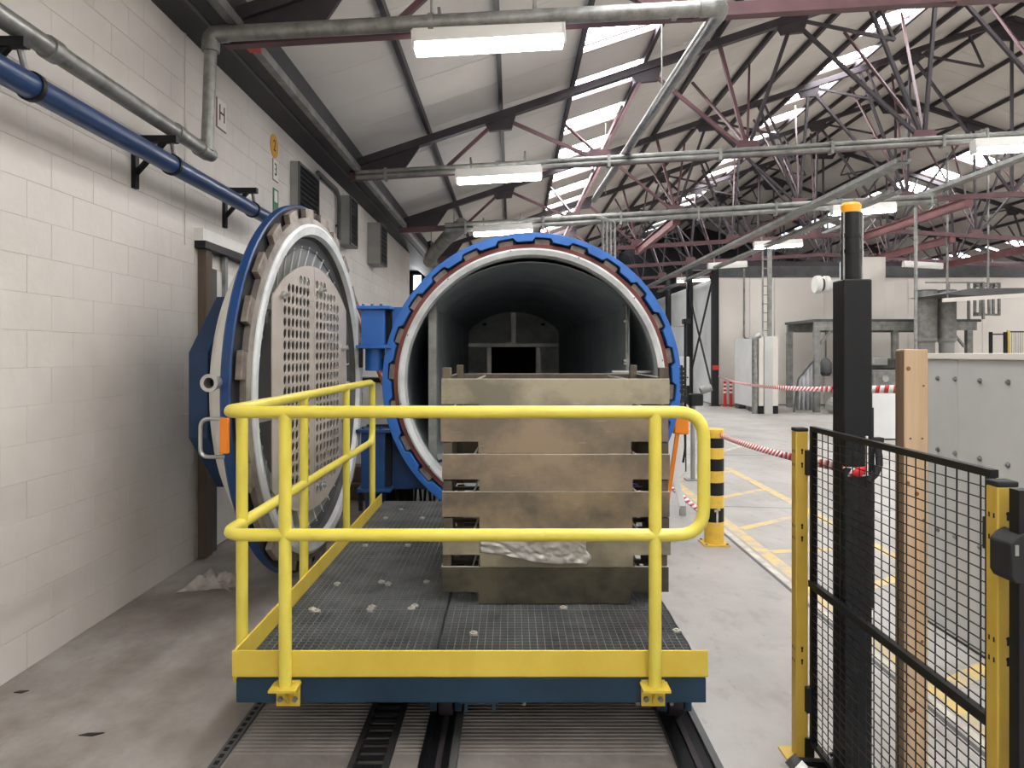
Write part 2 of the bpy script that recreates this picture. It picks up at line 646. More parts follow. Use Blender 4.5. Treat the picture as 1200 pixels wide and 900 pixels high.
def panel_me():
    mb = MB()
    a, b, t, c = pl / 2 - .004, ROWH / 2 - .004, TH, .003
    mb.add([(-a, -b, t), (a, -b, t), (a, b, t), (-a, b, t), (-a, -b, c), (a, -b, c), (a, b, c), (-a, b, c),
            (-a + c, -b + c, 0), (a - c, -b + c, 0), (a - c, b - c, 0), (-a + c, b - c, 0)],
           [(0, 1, 2, 3), (0, 4, 5, 1), (1, 5, 6, 2), (2, 6, 7, 3), (3, 7, 4, 0), (4, 8, 9, 5), (5, 9, 10, 6), (6, 10, 11, 7), (7, 11, 8, 4), (8, 11, 10, 9)])
    return mb


pmb = panel_me()
pme = pmb.mesh('ceiling_panel', 'roof_board', smooth=False)
SKYC = (3, 8)
OFF = .20                                   # board underside above the rafter line
win_n = 0
for side in (0, 1):
    sgn = 1 if side == 0 else -1
    # roof deck behind the boards, built in strips that leave the skylights open
    deck = MB()
    allp = []
    for k in range(12):
        xm = (xs[k] + xs[k + 1]) / 2
        for r in range(NR):
            y = RY0 + ROWH * (r + .5)
            if y > Y1:
                continue
            x = xm if side == 0 else 2 * RX - xm
            z = zr(xm) + OFF
            open_ = k in SKYC and (r - 17) % 2 == 0
            rot = Matrix.Rotation(-pitch * sgn, 4, 'Y')
            if open_:
                continue
            allp.append((x, y, z, k, r))
            d = [rot @ Vector(p) + Vector((x, y, z)) for p in ((-pl / 2, -ROWH / 2, .011), (pl / 2, -ROWH / 2, .011), (pl / 2, ROWH / 2, .011), (-pl / 2, ROWH / 2, .011),
                                                               (-pl / 2, -ROWH / 2, .05), (pl / 2, -ROWH / 2, .05), (pl / 2, ROWH / 2, .05), (-pl / 2, ROWH / 2, .05))]
            deck.add(d, [(0, 1, 2, 3), (4, 7, 6, 5), (0, 4, 5, 1), (1, 5, 6, 2), (2, 6, 7, 3), (3, 7, 4, 0)])
    ce = struct(deck.build('ceiling' if side == 0 else 'ceiling_right', 'joint_dark', smooth=False))
    ORG[ce.name] = Vector((0, 0, 0))
    ceil_parts[side] = ce

    def vis(p):
        x, y, z = p[:3]
        if y < 3:
            return 1e3
        px, py = 600 + x * 850 / y, 415 - (z - EYE) * 850 / y
        return y if -60 < px < 1260 and -60 < py else 500 + y
    allp.sort(key=vis)
    fld = MB()
    nmax = 190 if side == 0 else 90
    for i, (x, y, z, k, r) in enumerate(allp):
        if i < nmax:
            piece('ceiling_panel', pme, ce, (x, y, z), (0, -pitch * sgn, 0))
        else:
            rot = Matrix.Rotation(-pitch * sgn, 4, 'Y')
            fld.add([rot @ p + Vector((x, y, z)) for p in pmb.v], pmb.f)
    fld.build('ceiling_boards', 'roof_board', ce, kind='stuff', smooth=False)
    for k in range(13):
        if side == 1 and k == 12:
            continue
        x = xs[k] if side == 0 else 2 * RX - xs[k]
        z = zr(xs[k]) + OFF - .07
        MB().bar((x, Y0, z + .02), (x, Y1, z + .02), .05, .09, (0, 0, 1)).build('purlin', 'steel_dark', ce)
    # skylights
    for k in SKYC:
        for r in range(NR):
            if (r - 17) % 2:
                continue
            y = RY0 + ROWH * (r + .5)
            if y > 30:
                continue
            xm = (xs[k] + xs[k + 1]) / 2
            x = xm if side == 0 else 2 * RX - xm
            z = zr(xm) + OFF
            win_n += 1
            w = bpy.data.objects.new('window_%d' % win_n, None)
            COL.objects.link(w)
            w.location = (x, y, z)
            w.rotation_euler = (0, -pitch * sgn, 0)
            struct(w)
            ORG[w.name] = Vector((0, 0, 0))
            a, b = pl / 2 - .03, ROWH / 2 - .01
            if win_n == 1:
                fr = MB()
                fr.box(-a - .03, -a, -b, b, 0, .05).box(a, a + .03, -b, b, 0, .05).box(-a, a, -b - .01, -b + .015, 0, .05).box(-a, a, b - .015, b + .01, 0, .05)
                fme = fr.mesh('frame', 'window_frame_red', smooth=False)
                gme = MB().box(-a, a, -b, b, .035, .045).mesh('pane', 'sky_pane', smooth=False)
                bme2 = MB().box(-a, a, b - .23, b - .19, .005, .035).mesh('glazing_bar', 'window_frame_red', smooth=False)
            for nm, me in (('frame', fme), ('pane', gme), ('glazing_bar', bme2)):
                o = bpy.data.objects.new(nm, me)
                COL.objects.link(o)
                o.parent = w

# valley gutter beam over the left wall
gb = MB()
gb.box(WX - .25, -2.10, Y0, Y1, WT, WT + .34)
gut = struct(gb.build('trim_1', 'soffit'))
ORG[gut.name] = Vector((0, 0, 0))
MB().box(-2.12, -2.05, Y0, Y1, WT - .03, WT + .05).build('edge_angle', 'galv_dull', gut)
MB().box(-2.30, -2.27, Y0, Y1, WT - .012, WT).build('soffit_rib', 'grey_dark', gut)

# ------------------------------------------------------------------ roof trusses
TY = [-7.3, -3.01, 1.28, 5.57, 9.86, 14.15, 18.44, 22.73, 27.02, 31.3]


def zb(x):                       # bottom chord
    xx = x if x <= RX else 2 * RX - x
    return 4.06 + .06 * (xx + 2.1)


BN = [-.93, 1.19, 3.2, 5.6, 7.7, RX]
HW = [(-.93, -.155), (1.19, -.155), (1.19, 1.83), (3.2, 1.83), (3.2, 2.82), (3.2, 3.81), (5.6, 3.81), (5.6, 4.8), (5.6, 5.79), (7.7, 5.79), (7.7, 6.78), (7.7, 7.77), (RX, 7.77), (RX, RX)]
ordinal = ['at the rear end of the hall', 'just behind the camera', 'above the camera', 'nearest the camera in view', 'second in view', 'third in view', 'fourth in view', 'fifth in view', 'sixth in view', 'farthest in view']
truss0 = None
for i, y in enumerate(TY):
    lab = 'riveted steel roof truss with dark rafters, ' + ordinal[i]
    if truss0 is None:
        t = thing('roof_truss', (RX, y, 4.0), lab, 'roof truss', 'steel roof trusses')
        truss0 = t
        for sg in (0, 1):
            mx = (lambda x: x) if sg == 0 else (lambda x: 2 * RX - x)
            MB().bar((mx(-2.2), y, zr(-2.2)), (RX, y, zr(RX)), .10, .12, (0, 1, 0)).build('rafter', 'steel_dark', t)
            MB().bar((mx(-2.2), y, zb(-2.2)), (RX, y, zb(RX)), .10, .09, (0, 1, 0)).build('bottom_chord', 'steel_red', t)
            for (bx, tx) in HW:
                if sg == 1 and bx == tx:
                    continue
                wm = 'steel_red' if (bx < 4 and tx < 3.5) else 'steel_dark'
                MB().bar((mx(bx), y, zb(bx) + .02), (mx(tx), y, zr(tx) - .02), .046, .046, (0, 1, 0)).build('web_bar', wm, t)
            # sub-braces
            for (xa, xb) in ((3.81, 5.2), (5.79, 7.2), (7.77, 9.2)):
                za, zb2 = zr(xa), zr(xb) - .75
                MB().bar((mx(xa), y, za), (mx(xb), y, zb2), .04, .04, (0, 1, 0)).build('sub_brace', 'steel_dark', t)
                MB().bar((mx(xb - .3), y, zr(xb - .3)), (mx(xb), y, zb2), .035, .035, (0, 1, 0)).build('sub_brace', 'steel_dark', t)
            for gx in (-.155, 1.83, 3.81, 5.79, 7.77):
                MB().prism([(mx(gx) - .22, zr(gx) - .02 - .0733 * (1 if sg == 0 else -1)), (mx(gx) + .22, zr(gx) - .02 + .0733 * (1 if sg == 0 else -1)), (mx(gx) + .15, zr(gx) - .19), (mx(gx) - .15, zr(gx) - .22)],
                           'y', y - .03, y + .03).build('gusset_plate', 'steel_dark', t)
            for gx in BN[1:5]:
                MB().prism([(mx(gx) - .2, zb(gx) - .05), (mx(gx) + .2, zb(gx) - .05), (mx(gx) + .13, zb(gx) + .17), (mx(gx) - .13, zb(gx) + .17)], 'y', y - .03, y + .03).build('gusset_plate', 'steel_red', t)
            # heel plate
            MB().prism([(mx(-2.2), zb(-2.2)), (mx(-1.5), zb(-1.5)), (mx(-1.2), zr(-1.2)), (mx(-2.2), zr(-2.2))], 'y', y - .02, y + .02).build('heel_plate', 'steel_dark', t)
            # braces running along the hall
            for bx in (1.19, 3.2, 5.6, 7.7):
                for tx in (bx - .35, bx + .55):
                    MB().bar((mx(bx), y, zb(bx) + .1), (mx(tx), y + 1.6, zr(tx) + .05), .034, .034).build('long_brace', 'steel_red', t)
        MB().prism([(RX - .42, zr(RX) - .22), (RX - .42, zr(RX) - .1), (RX, zr(RX) + .03), (RX + .42, zr(RX) - .1), (RX + .42, zr(RX) - .22), (RX + .3, zr(RX) - .42), (RX - .3, zr(RX) - .42)], 'y', y - .03, y + .03).build('ridge_plate', 'steel_dark', t)
    else:
        dup(truss0, (RX, y, 4.0), lab)

# longitudinal red girders tied between the third and fourth trusses
for (x, ya, yb, dl) in ((3.2, 14.15, 18.44, 'above the gap right of the pressure vessel'), (5.6, 14.15, 18.44, 'left of the yellow topped pillar'),
                        (8.9, 14.15, 18.44, 'just right of the yellow topped pillar'), (11.2, 18.44, 22.73, 'above the twin silos'),
                        (13.6, 18.44, 22.73, 'at the far right over the white walkway')):
    z = zb(x) - .1
    g = thing('roof_girder', (x, ya, z), 'red lengthwise steel roof girder ' + dl, 'girder', 'red lengthwise girders')
    MB().box(x - .05, x + .05, ya, yb, z - .1, z - .085).box(x - .05, x + .05, ya, yb, z + .085, z + .1).box(x - .006, x + .006, ya, yb, z - .085, z + .085).build('beam', 'steel_red_bright', g)
    MB().box(x - .07, x + .07, ya - .02, ya + .02, z - .1, z + .15).build('end_plate', 'steel_red_bright', g)
    MB().box(x - .07, x + .07, yb - .02, yb + .02, z - .1, z + .15).build('end_plate', 'steel_red_bright', g)

# cable trays along the hall
for (x, z, ya, yb, dl) in ((5.35, 4.27, 9.90, 31.3, 'passing left of the pillar beacon'), (6.35, 4.32, 12.0, 31.3, 'right of its twin near the middle lamps'),
                           (8.4, 4.86, 11.0, 20.0, 'highest at the right edge')):
    t = thing('cable_tray', (x, ya, z), 'galvanised cable tray hung lengthwise under the trusses, ' + dl, 'cable tray', 'lengthwise cable trays')
    MB().box(x - .1, x + .1, ya, yb, z - .005, z).box(x - .1, x - .095, ya, yb, z, z + .06).box(x + .095, x + .1, ya, yb, z, z + .06).build('tray', 'galv_dull', t)
    cb = MB()
    for q in range(5):
        cb.tube([(x - .06 + .03 * q + rnd.uniform(-.01, .01), ya + (yb - ya) * j / 12, z + .012 + rnd.uniform(0, .012)) for j in range(13)], .011, 6)
    cb.build('cables', 'grey_dark', t, kind='stuff')
    for yy in TY:
        if ya <= yy <= yb:
            MB().box(x - .008, x + .008, yy - .008, yy + .008, z, zb(x)).build('hanger', 'galv_dull', t)

# conduits clipped along the second and third chords
for (y, x0, x1, rr, dl) in ((9.76, -2.1, 9.0, .03, 'second truss'), (14.03, -1.3, 8.2, .05, 'third truss')):
    t = thing('conduit_run', (x0, y, zb(x0)), 'grey conduit run clipped across the bottom chord of the ' + dl, 'conduit', 'conduits on truss chords')
    for q in range(2):
        MB().cyl((x0, y - .0, zb(x0) + .03 - q * rr * 2.1), (x1, y, zb(x1) + .03 - q * rr * 2.1), rr, 10).build('conduit', 'galv_dull', t)
    k = 0
    x = x0 + .4
    while x < x1:
        MB().box(x - .02, x + .02, y - rr - .01, y + .07, zb(x) - rr * 3.3, zb(x) + .03 + rr * 1.2).build('clip', 'galv_dull', t)
        x += 1.5

# ------------------------------------------------------------------ fluorescent lamps
LROW = [(-.74, .38, .36), (6.1, 7.3, .4), (12.2, 13.4, .36), (2.9, 4.1, .36)]  # last row is added out of view to brighten the lower wall


def lamp(xa, xb, y, lit, lab):
    z = zb((xa + xb) / 2) - .05
    t = thing('ceiling_lamp', ((xa + xb) / 2, y, z), lab, 'lamp', 'fluorescent ceiling lamps')
    MB().box(xa, xb, y - .07, y + .07, z - .14, z - .02).build('lamp_body', 'lamp_body', t, bevel=.006)
    MB().prism([(y - .068, z - .14), (y + .068, z - .14), (y + .055, z - .205), (y - .055, z - .205)], 'x', xa + .02, xb - .02).build('diffuser', 'tube_lit' if lit else 'tube_off', t)
    for x in (xa + .2, xb - .2):
        yc = min(TY, key=lambda q: abs(q - y))
        MB().box(x - .012, x + .012, y - .012, y + .012, z - .02, zb(x) + .10).box(x - .012, x + .012, min(y, yc) - .012, max(y, yc) + .012, zb(x) + .09, zb(x) + .105).build('bracket', 'galv_dull', t)
    t.rotation_euler = (0, R(-3.2) if xa < RX else R(3.2), 0)
    for x in (xa, xb):
        MB().box(x - .01, x + .01, y - .07, y + .07, z - .205, z - .05).build('end_cap', 'lamp_body', t)
    return t


lamps = [(0, 5.42, 1, 'big bright fluorescent lamp hung under the nearest roof pipe'),
         (0, 9.55, 1, 'lit fluorescent lamp above the pressure vessel, second in its row'),
         (0, 13.8, 1, 'lit fluorescent lamp just above the vessel rim, third in its row'),
         (1, 9.6, 1, 'lit fluorescent lamp at the right frame edge'),
         (1, 13.85, 1, 'lit fluorescent lamp behind the amber pillar beacon'),
         (1, 18.3, 1, 'lit fluorescent lamp left of the beacon, above the vertical ladder'),
         (1, 22.6, 0, 'unlit pale fluorescent lamp above the braced columns'),
         (1, 26.9, 1, 'small lit fluorescent lamp above the white panels by the vessel'),
         (2, 22.6, 0, 'unlit pale fluorescent lamp above the silos at far right'),
         (0, 1.28, 1, 'lit fluorescent lamp directly above the camera'),
         (0, -3.0, 1, 'lit fluorescent lamp behind the camera'),
         (1, 1.28, 1, 'lit fluorescent lamp out of view to the right'),
         (1, 5.5, 1, 'lit fluorescent lamp out of view above the fence'),
         (1, -3.0, 1, 'lit fluorescent lamp far behind the camera at right'),
         (2, 5.5, 1, 'lit fluorescent lamp in the far right row, nearer'),
         (2, 14.0, 1, 'lit fluorescent lamp in the far right row, farther'),
         (2, 1.28, 1, 'unseen fluorescent fill lamp added in the far right row beside the camera'),  # this and the lamps below are added out of view as fill
         (0, -7.3, 1, 'unseen fluorescent fill lamp added at the rear end of the hall, left row'),
         (1, -7.3, 1, 'unseen fluorescent fill lamp added at the rear end of the hall, right row'),
         (3, 1.28, 1, 'unseen fluorescent fill lamp beside the camera, in an added middle row'),  # start of the added middle row, extra light for the lower left wall
         (3, -3.0, 1, 'unseen fluorescent fill lamp behind the camera, in an added middle row'),
         (3, -7.3, 1, 'unseen fluorescent fill lamp at the rear end, in an added middle row')]
for (row, y, lit, lab) in lamps:
    lamp(LROW[row][0], LROW[row][1], y, lit, lab)

# ------------------------------------------------------------------ pipes on the left wall
t = thing('blue_pipe', (-2.3, 3.0, 2.93), 'long dark blue pipe hung from wall brackets along the block wall', 'pipe')
MB().cyl((-2.3, 2.2, 2.93), (-2.3, 7.1, 2.93), .062, 20).build('pipe', 'blue_pipe', t)
for y in (3.47, 4.9, 6.42):
    c = MB()
    c.lathe([(.062, y - .015), (.072, y - .015), (.072, y + .015), (.062, y + .015)], 24, 'y', (-2.3, 0, 2.93), loop=True)
    c.build('clamp', 'black_paint', t)
t2 = thing('galvanised_pipe', (-2.3, 3.0, 3.17), 'galvanised pipe along the wall, rising and crossing under the roof', 'pipe')
pts = fillet([(-2.3, 2.2, 3.17), (-2.3, 5.42, 3.17)], .1)
MB().cyl((-2.3, 2.2, 3.17), (-2.3, 5.55, 3.17), .05, 18).build('wall_run', 'galvanised', t2)
MB().cyl((-2.27, 5.4, 3.17), (-2.24, 5.4, 4.0), .045, 16).build('riser', 'galvanised', t2)
MB().cyl((-2.24, 5.4, 4.03), (1.46, 5.36, 4.207), .058, 20).build('cross_run', 'galvanised', t2)
MB().cyl((1.55, 5.45, 4.215), (1.55, 13.7, 4.56), .055, 18).build('long_run', 'galvanised', t2)
MB().tube(fillet([(1.38, 5.36, 4.205), (1.55, 5.36, 4.213), (1.55, 5.56, 4.22)], .12, n=8), .066, 18).build('elbow', 'galvanised', t2)
MB().tube(fillet([(-2.243, 5.4, 3.9), (-2.24, 5.4, 4.03), (-2.11, 5.4, 4.036)], .1, n=6), .064, 16).build('elbow', 'galvanised', t2)
MB().cyl((-2.3, 5.33, 3.17), (-2.3, 5.47, 3.17), .062, 16).build('tee', 'galvanised', t2)
for y in (3.62, 4.98):
    MB().cyl((-2.3, y - .04, 3.17), (-2.3, y + .04, 3.17), .06, 18).build('coupling', 'galvanised', t2)
for x in (-.6, 1.2):
    z = 4.03 + (x + 2.24) * .0479
    MB().cyl((x - .02, 5.38, z), (x + .02, 5.38, z), .068, 16).build('coupling', 'galvanised', t2)
    MB().cyl((x, 5.38, z), (x, 5.45, zr(x) - .05), .008, 6).build('hanger_rod', 'galv_dull', t2)
for y in (7.5, 12.0):
    MB().cyl((1.55, y, 4.3), (1.55, y, zr(1.6)), .008, 6).build('hanger_rod', 'galv_dull', t2)

for (y, dl) in ((3.35, 'nearest the frame edge'), (4.86, 'below the pipe tee'), (6.38, 'just left of the vessel door')):
    t = thing('wall_bracket', (WX, y, 3.0), 'black angle wall bracket holding the blue pipe, ' + dl, 'bracket', 'black pipe brackets')
    MB().box(WX, -2.24, y - .025, y + .025, 3.065, 3.11).build('arm', 'black_paint', t)
    MB().box(WX, WX + .03, y - .025, y + .025, 2.76, 3.065).build('wall_plate', 'black_paint', t)
    MB().bar((WX + .02, y, 2.86), (-2.33, y, 3.07), .03, .03, (0, 1, 0)).build('brace', 'black_paint', t)
    MB().cyl((-2.29, y + .06, 2.99), (-2.29, y + .02, 3.08), .014, 8).build('hanger_rod', 'galvanised', t)

# ------------------------------------------------------------------ things on the left wall
s = thing('wall_sign', (WX, 6.32, 3.73), 'white framed sign with a dark letter H high on the wall', 'sign', 'pictogram wall signs')
MB().box(WX, WX + .006, 6.21, 6.43, 3.60, 3.86).build('plate', 'white_paint', s)
fr = MB()
fr.box(WX + .006, WX + .008, 6.21, 6.235, 3.60, 3.86).box(WX + .006, WX + .008, 6.235, 6.43, 3.60, 3.612)
fr.build('border', 'sign_ink', s)
text_mb('H', .2, (WX + .009, 6.335, 3.74), (R(90), 0, R(90)), 'letter', 'sign_ink', s)
s = thing('wall_sign', (WX, 7.74, 3.87), 'round yellow sign with a black number 2 on the wall', 'sign', 'pictogram wall signs')
MB().lathe([(.0001, .006), (.125, .006), (.125, 0), (.0001, 0)], 32, 'x', (WX, 7.74, 3.87)).build('plate', 'sign_yellow', s)
text_mb('2', .17, (WX + .008, 7.74, 3.87), (R(90), 0, R(90)), 'numeral', 'ink_black', s)
s = thing('wall_sign', (WX, 7.76, 3.62), 'small white framed number 3 sign below the yellow disc', 'sign', 'pictogram wall signs')
MB().box(WX, WX + .006, 7.68, 7.86, 3.5, 3.73).build('plate', 'white_paint', s)
MB().box(WX + .006, WX + .008, 7.68, 7.695, 3.5, 3.73).box(WX + .006, WX + .008, 7.695, 7.86, 3.5, 3.51).build('border', 'ink_black', s)
text_mb('3', .19, (WX + .009, 7.775, 3.62), (R(90), 0, R(90)), 'numeral', 'ink_black', s)
s = thing('wall_sign', (WX, 7.78, 3.28), 'tall narrow green and white sign above the vessel door', 'sign', 'pictogram wall signs')
MB().box(WX, WX + .006, 7.70, 7.87, 3.13, 3.42).build('plate', 'sign_green', s)
MB().box(WX + .006, WX + .008, 7.735, 7.835, 3.28, 3.40).build('white_field', 'white_paint', s)

for (y0, y1, x1, z0, z1, nm, lab) in ((8.3, 9.16, -2.43, 3.28, 3.86, 'vent', 'dark louvred wall vent with a pale side above the vessel door'),
                                     (10.62, 11.12, -2.36, 3.26, 3.98, 'vent', 'tall pale vent box beside a vertical conduit high on the wall'),
                                     (12.72, 13.32, -2.29, 3.24, 3.96, 'vent', 'grey louvred cabinet, the farthest high on the block wall')):
    v = thing('wall_vent', (WX, y0, z0), lab, 'vent', 'louvred vents on the block wall')
    MB().box(WX, x1 - .02, y0, y1, z0, z1).build('casing', 'grey_paint', v, bevel=.004)
    MB().box(x1 - .02, x1 - .015, y0 + .03, y1 - .03, z0 + .03, z1 - .03).build('backing', 'void_dark', v)
    fb = MB()
    fb.box(x1 - .02, x1, y0, y0 + .03, z0, z1).box(x1 - .02, x1, y1 - .03, y1, z0, z1).box(x1 - .02, x1, y0 + .03, y1 - .03, z0, z0 + .03).box(x1 - .02, x1, y0 + .03, y1 - .03, z1 - .03, z1)
    fb.build('frame', 'grey_dark', v)
    n = 9
    for q in range(n):
        z = z0 + .05 + (z1 - z0 - .1) * q / (n - 1)
        MB().bar((x1 - .008, y0 + .03, z), (x1 - .008, y1 - .03, z), .004, .03, (1, 0, .8)).build('slat', 'black_paint', v)
MB_ = MB().tube(fillet([(WX + .05, 9.3, 3.98), (WX + .05, 10.3, 3.98), (WX + .05, 10.45, 3.9), (WX + .05, 10.45, 3.3)], .1), .03, 10)
MB_.cyl((WX, 9.6, 3.98), (WX + .05, 9.6, 3.98), .02, 8).cyl((WX, 10.45, 3.5), (WX + .05, 10.45, 3.5), .02, 8)
solo(MB_, 'conduit', 'grey_dark', 'dark conduit bending down the wall between two vents', 'conduit')
b = MB().box(-2.02, -1.93, 5.62, 5.72, 3.98, 4.07)
solo(b, 'beacon', 'red_paint', 'small red beacon fixed under the gutter edge', 'beacon')
bpy.data.objects['beacon'].location = (-.045, 0, .045)

# sliding door with its timber post and track
d = struct(MB().box(WX, WX + .02, 6.12, 8.3, 0.02, 2.36).build('door_1', 'white_paint'))
ORG[d.name] = Vector((0, 0, 0))
MB().box(WX, WX + .07, 5.86, 5.98, 0, 2.5).build('door_post', 'old_wood', d, bevel=.004)
MB().box(WX, WX + .05, 5.98, 6.12, 0, 2.36).build('door_jamb', 'grey_dark', d)
MB().box(WX, WX + .09, 5.8, 8.6, 2.50, 2.56).build('door_track', 'black_paint', d)
MB().box(WX, WX + .07, 5.8, 8.6, 2.56, 2.66).build('track_cover', 'white_paint', d)
MB().box(WX + .02, WX + .05, 6.3, 6.36, 2.0, 2.5).build('door_hanger', 'galv_dull', d)

# ================================================================== PRESSURE VESSEL
TC = 1.40                        # height of its axis
tk = thing('pressure_vessel', (.18, 6.6, 0), 'big blue rimmed cylindrical pressure vessel standing open behind the tray stack', 'pressure vessel', rz=R(1.0), local=True)
C0 = (0, 0, TC)
NT = 24


def toothed_ring(ro, ra, rb_, y0, y1, n, m, name, parent, phase=0.0, axis='y', inner=True):
    "ring whose inner (or outer) edge steps between ra and rb_"
    mb = MB()
    prof = []
    for k in range(n):
        b = 2 * PI * k / n + phase
        st = 2 * PI / n
        for (fr, r) in ((0, ra), (.12, ra), (.24, ra), (.36, ra), (.42, ra), (.5, rb_), (.62, rb_), (.74, rb_), (.86, rb_), (.92, rb_)):
            prof.append((b + st * fr, r))
    N = len(prof)
    vs = []
    for (t, r) in prof:
        c, s_ = math.cos(t), math.sin(t)
        q = [(r, y0), (ro, y0), (ro, y1), (r, y1)]
        for (rad, a) in q:
            vs.append(Vector((rad * c, a, TC + rad * s_)) if axis == 'y' else Vector((a, rad * c, TC + rad * s_)))
    fs = []
    for i in range(N):
        j = (i + 1) % N
        for k in range(4):
            k2 = (k + 1) % 4
            fs.append((i * 4 + k, i * 4 + k2, j * 4 + k2, j * 4 + k))
    mb.add(vs, fs)
    return mb.build(name, m, parent, bevel=.004)


toothed_ring(1.342, 1.262, 1.298, -.10, .10, NT, 'blue_ring', 'locking_ring', tk)
MB().lathe([(1.342, .10), (1.342, .30), (1.26, .30), (1.26, .10)], 96, 'y', C0, loop=True).build('ring_body', 'blue_ring', tk)
MB().lathe([(1.30, .02), (1.30, .28), (1.24, .28), (1.24, .02)], 96, 'y', C0, loop=True).build('ring_recess', 'lug_dark', tk)
for k in range(NT):
    b = 2 * PI * (k + .46) / NT
    st = 2 * PI / NT
    MB().sector(1.235, 1.288, b + .06 * st, b + .46 * st, -.045, .04, 'y', C0, 4).build('lug', 'lug_steel', tk)
MB().lathe([(1.206, -.055), (1.243, -.055), (1.243, .05), (1.206, .05)], 96, 'y', C0, loop=True).build('seal_ring', 'seal_red', tk)
MB().lathe([(1.206, -.068), (1.19, -.072), (1.148, -.055), (1.138, .05), (1.206, .05)], 96, 'y', C0, loop=True).build('mouth_ring', 'pale_ring', tk)
for k in range(12):
    b = 2 * PI * (k + .3) / 12
    MB().sector(1.19, 1.198, b, b + .012, -.078, -.066, 'y', C0, 1).build('screw', 'grey_dark', tk)
MB().lathe([(1.14, .05), (1.15, .18), (1.17, .2), (1.17, 8.9), (.0001, 9.3)], 72, 'y', C0).build('inner_shell', 'bore', tk)
MB().lathe([(1.26, .30), (1.26, 9.0), (1.0, 9.5), (.0001, 9.7)], 72, 'y', C0).build('outer_shell', 'blue_navy', tk)
for y in (1.2, 4.5, 8.0):
    MB().prism([(-.9, 0), (.9, 0), (.9, .55), (.5, .16), (-.5, .16), (-.9, .55)], 'y', y, y + .15).build('saddle', 'blue_navy', tk)
MB().box(-.92, .92, .2, 8.3, .40, .44).build('floor_plate', 'bore', tk)
# air duct lining
HWD, ZS, ZT = .93, 2.13, 2.52
sag = ZT - ZS
RA = (HWD ** 2 + sag ** 2) / (2 * sag)


def arch(hw, zs, sg, n=16):
    ra = (hw ** 2 + sg ** 2) / (2 * sg)
    a = math.asin(hw / ra)
    return [(ra * math.sin(-a + 2 * a * i / n), zs + sg - ra + ra * math.cos(-a + 2 * a * i / n)) for i in range(n + 1)]


for q in range(4):               # liner plates, four lengths per side
    ya, yb = .28 + q * 2.0, .28 + (q + 1) * 2.0 - .006
    MB().box(-HWD - .012, -HWD, ya, yb, .44, ZS).build('side_plate', 'liner', tk)
    MB().box(HWD, HWD + .012, ya, yb, .44, ZS).build('side_plate', 'bore', tk)
    mb = MB()
    pr = arch(HWD, ZS, sag)
    pr2 = arch(HWD + .01, ZS, sag + .01)
    mb.add([(x, ya, z) for x, z in pr] + [(x, yb, z) for x, z in pr] + [(x, ya, z) for x, z in pr2] + [(x, yb, z) for x, z in pr2],
           [(i, i + 1, i + 18, i + 17) for i in range(16)] + [(i + 34, i + 51, i + 52, i + 35) for i in range(16)] + [(i, i + 34, i + 35, i + 1) for i in range(16)] + [(i + 17, i + 18, i + 52, i + 51) for i in range(16)])
    mb.build('roof_plate', 'bore', tk)
MB().box(-.06, .06, 5.5, 8.28, ZT - .012, ZT - .004).build('roof_seam', 'liner', tk)
for q in range(14):
    MB().box(-HWD, -HWD + .003, .28 + q * .58, .29 + q * .58, .44, ZS).build('liner_rib', 'bore', tk)
MB().box(-HWD - .03, -HWD + .045, .22, .28, .4, ZS + .02).build('edge_post', 'galv_dull', tk)
MB().cyl((HWD - .02, .25, .44), (HWD - .02, .25, ZS + .05), .014, 8).build('sensor_rail', 'galvanised', tk)
MB().cyl((HWD - .16, .24, 1.48), (HWD + .22, .24, 1.48), .016, 8).build('probe_bar', 'galvanised', tk)
MB().tube(fillet([(HWD, .24, 1.44), (HWD + .17, .24, 1.44), (HWD + .17, .24, 1.2)], .08), .012, 8).build('probe_hose', 'galv_dull', tk)
for z in (1.55, 1.58, 1.95, 2.1):
    MB().box(HWD - .05, HWD, .23, .26, z, z + .02).build('clip', 'galvanised', tk)
# end wall of the duct
YE = 8.3
top = arch(HWD - .002, ZS, sag - .005)
MB().prism([(HWD - .002, 1.88), (-HWD + .002, 1.88)] + top, 'y', YE, YE + .02).build('end_panel', 'duct_end', tk)
MB().box(-HWD, -.46, YE, YE + .02, .44, 1.79).build('end_panel', 'duct_end', tk)
MB().box(.46, HWD, YE, YE + .02, .44, 1.79).build('end_panel', 'duct_end', tk)
MB().box(-HWD, HWD, YE - .02, YE + .01, 1.80, 1.87).build('end_rail', 'silver', tk)
MB().box(-.55, -.46, YE - .02, YE + .01, .44, 1.79).build('end_stile', 'silver', tk)
MB().box(.46, .55, YE - .02, YE + .01, .44, 1.79).build('end_stile', 'silver', tk)
MB().box(-.045, .045, YE - .02, YE + .01, 1.88, ZT - .01).build('end_stile', 'silver', tk)
MB().box(-.46, .46, YE + .25, YE + .27, .44, 1.8).build('fan_opening', 'void_dark', tk)
for x in (-.6, .6):
    MB().box(x - .035, x + .035, YE - .012, YE, 2.24, 2.28).build('slot', 'void_dark', tk)
# rubber bumper on the right of the ring
for q in range(6):
    MB().box(1.325, 1.385, -.1, .02, 1.30 + q * .04, 1.33 + q * .04).build('bumper_rib', 'black_rubber', tk)
MB().box(1.33, 1.36, -.08, .02, 1.29, 1.55).build('bumper_back', 'black_rubber', tk)
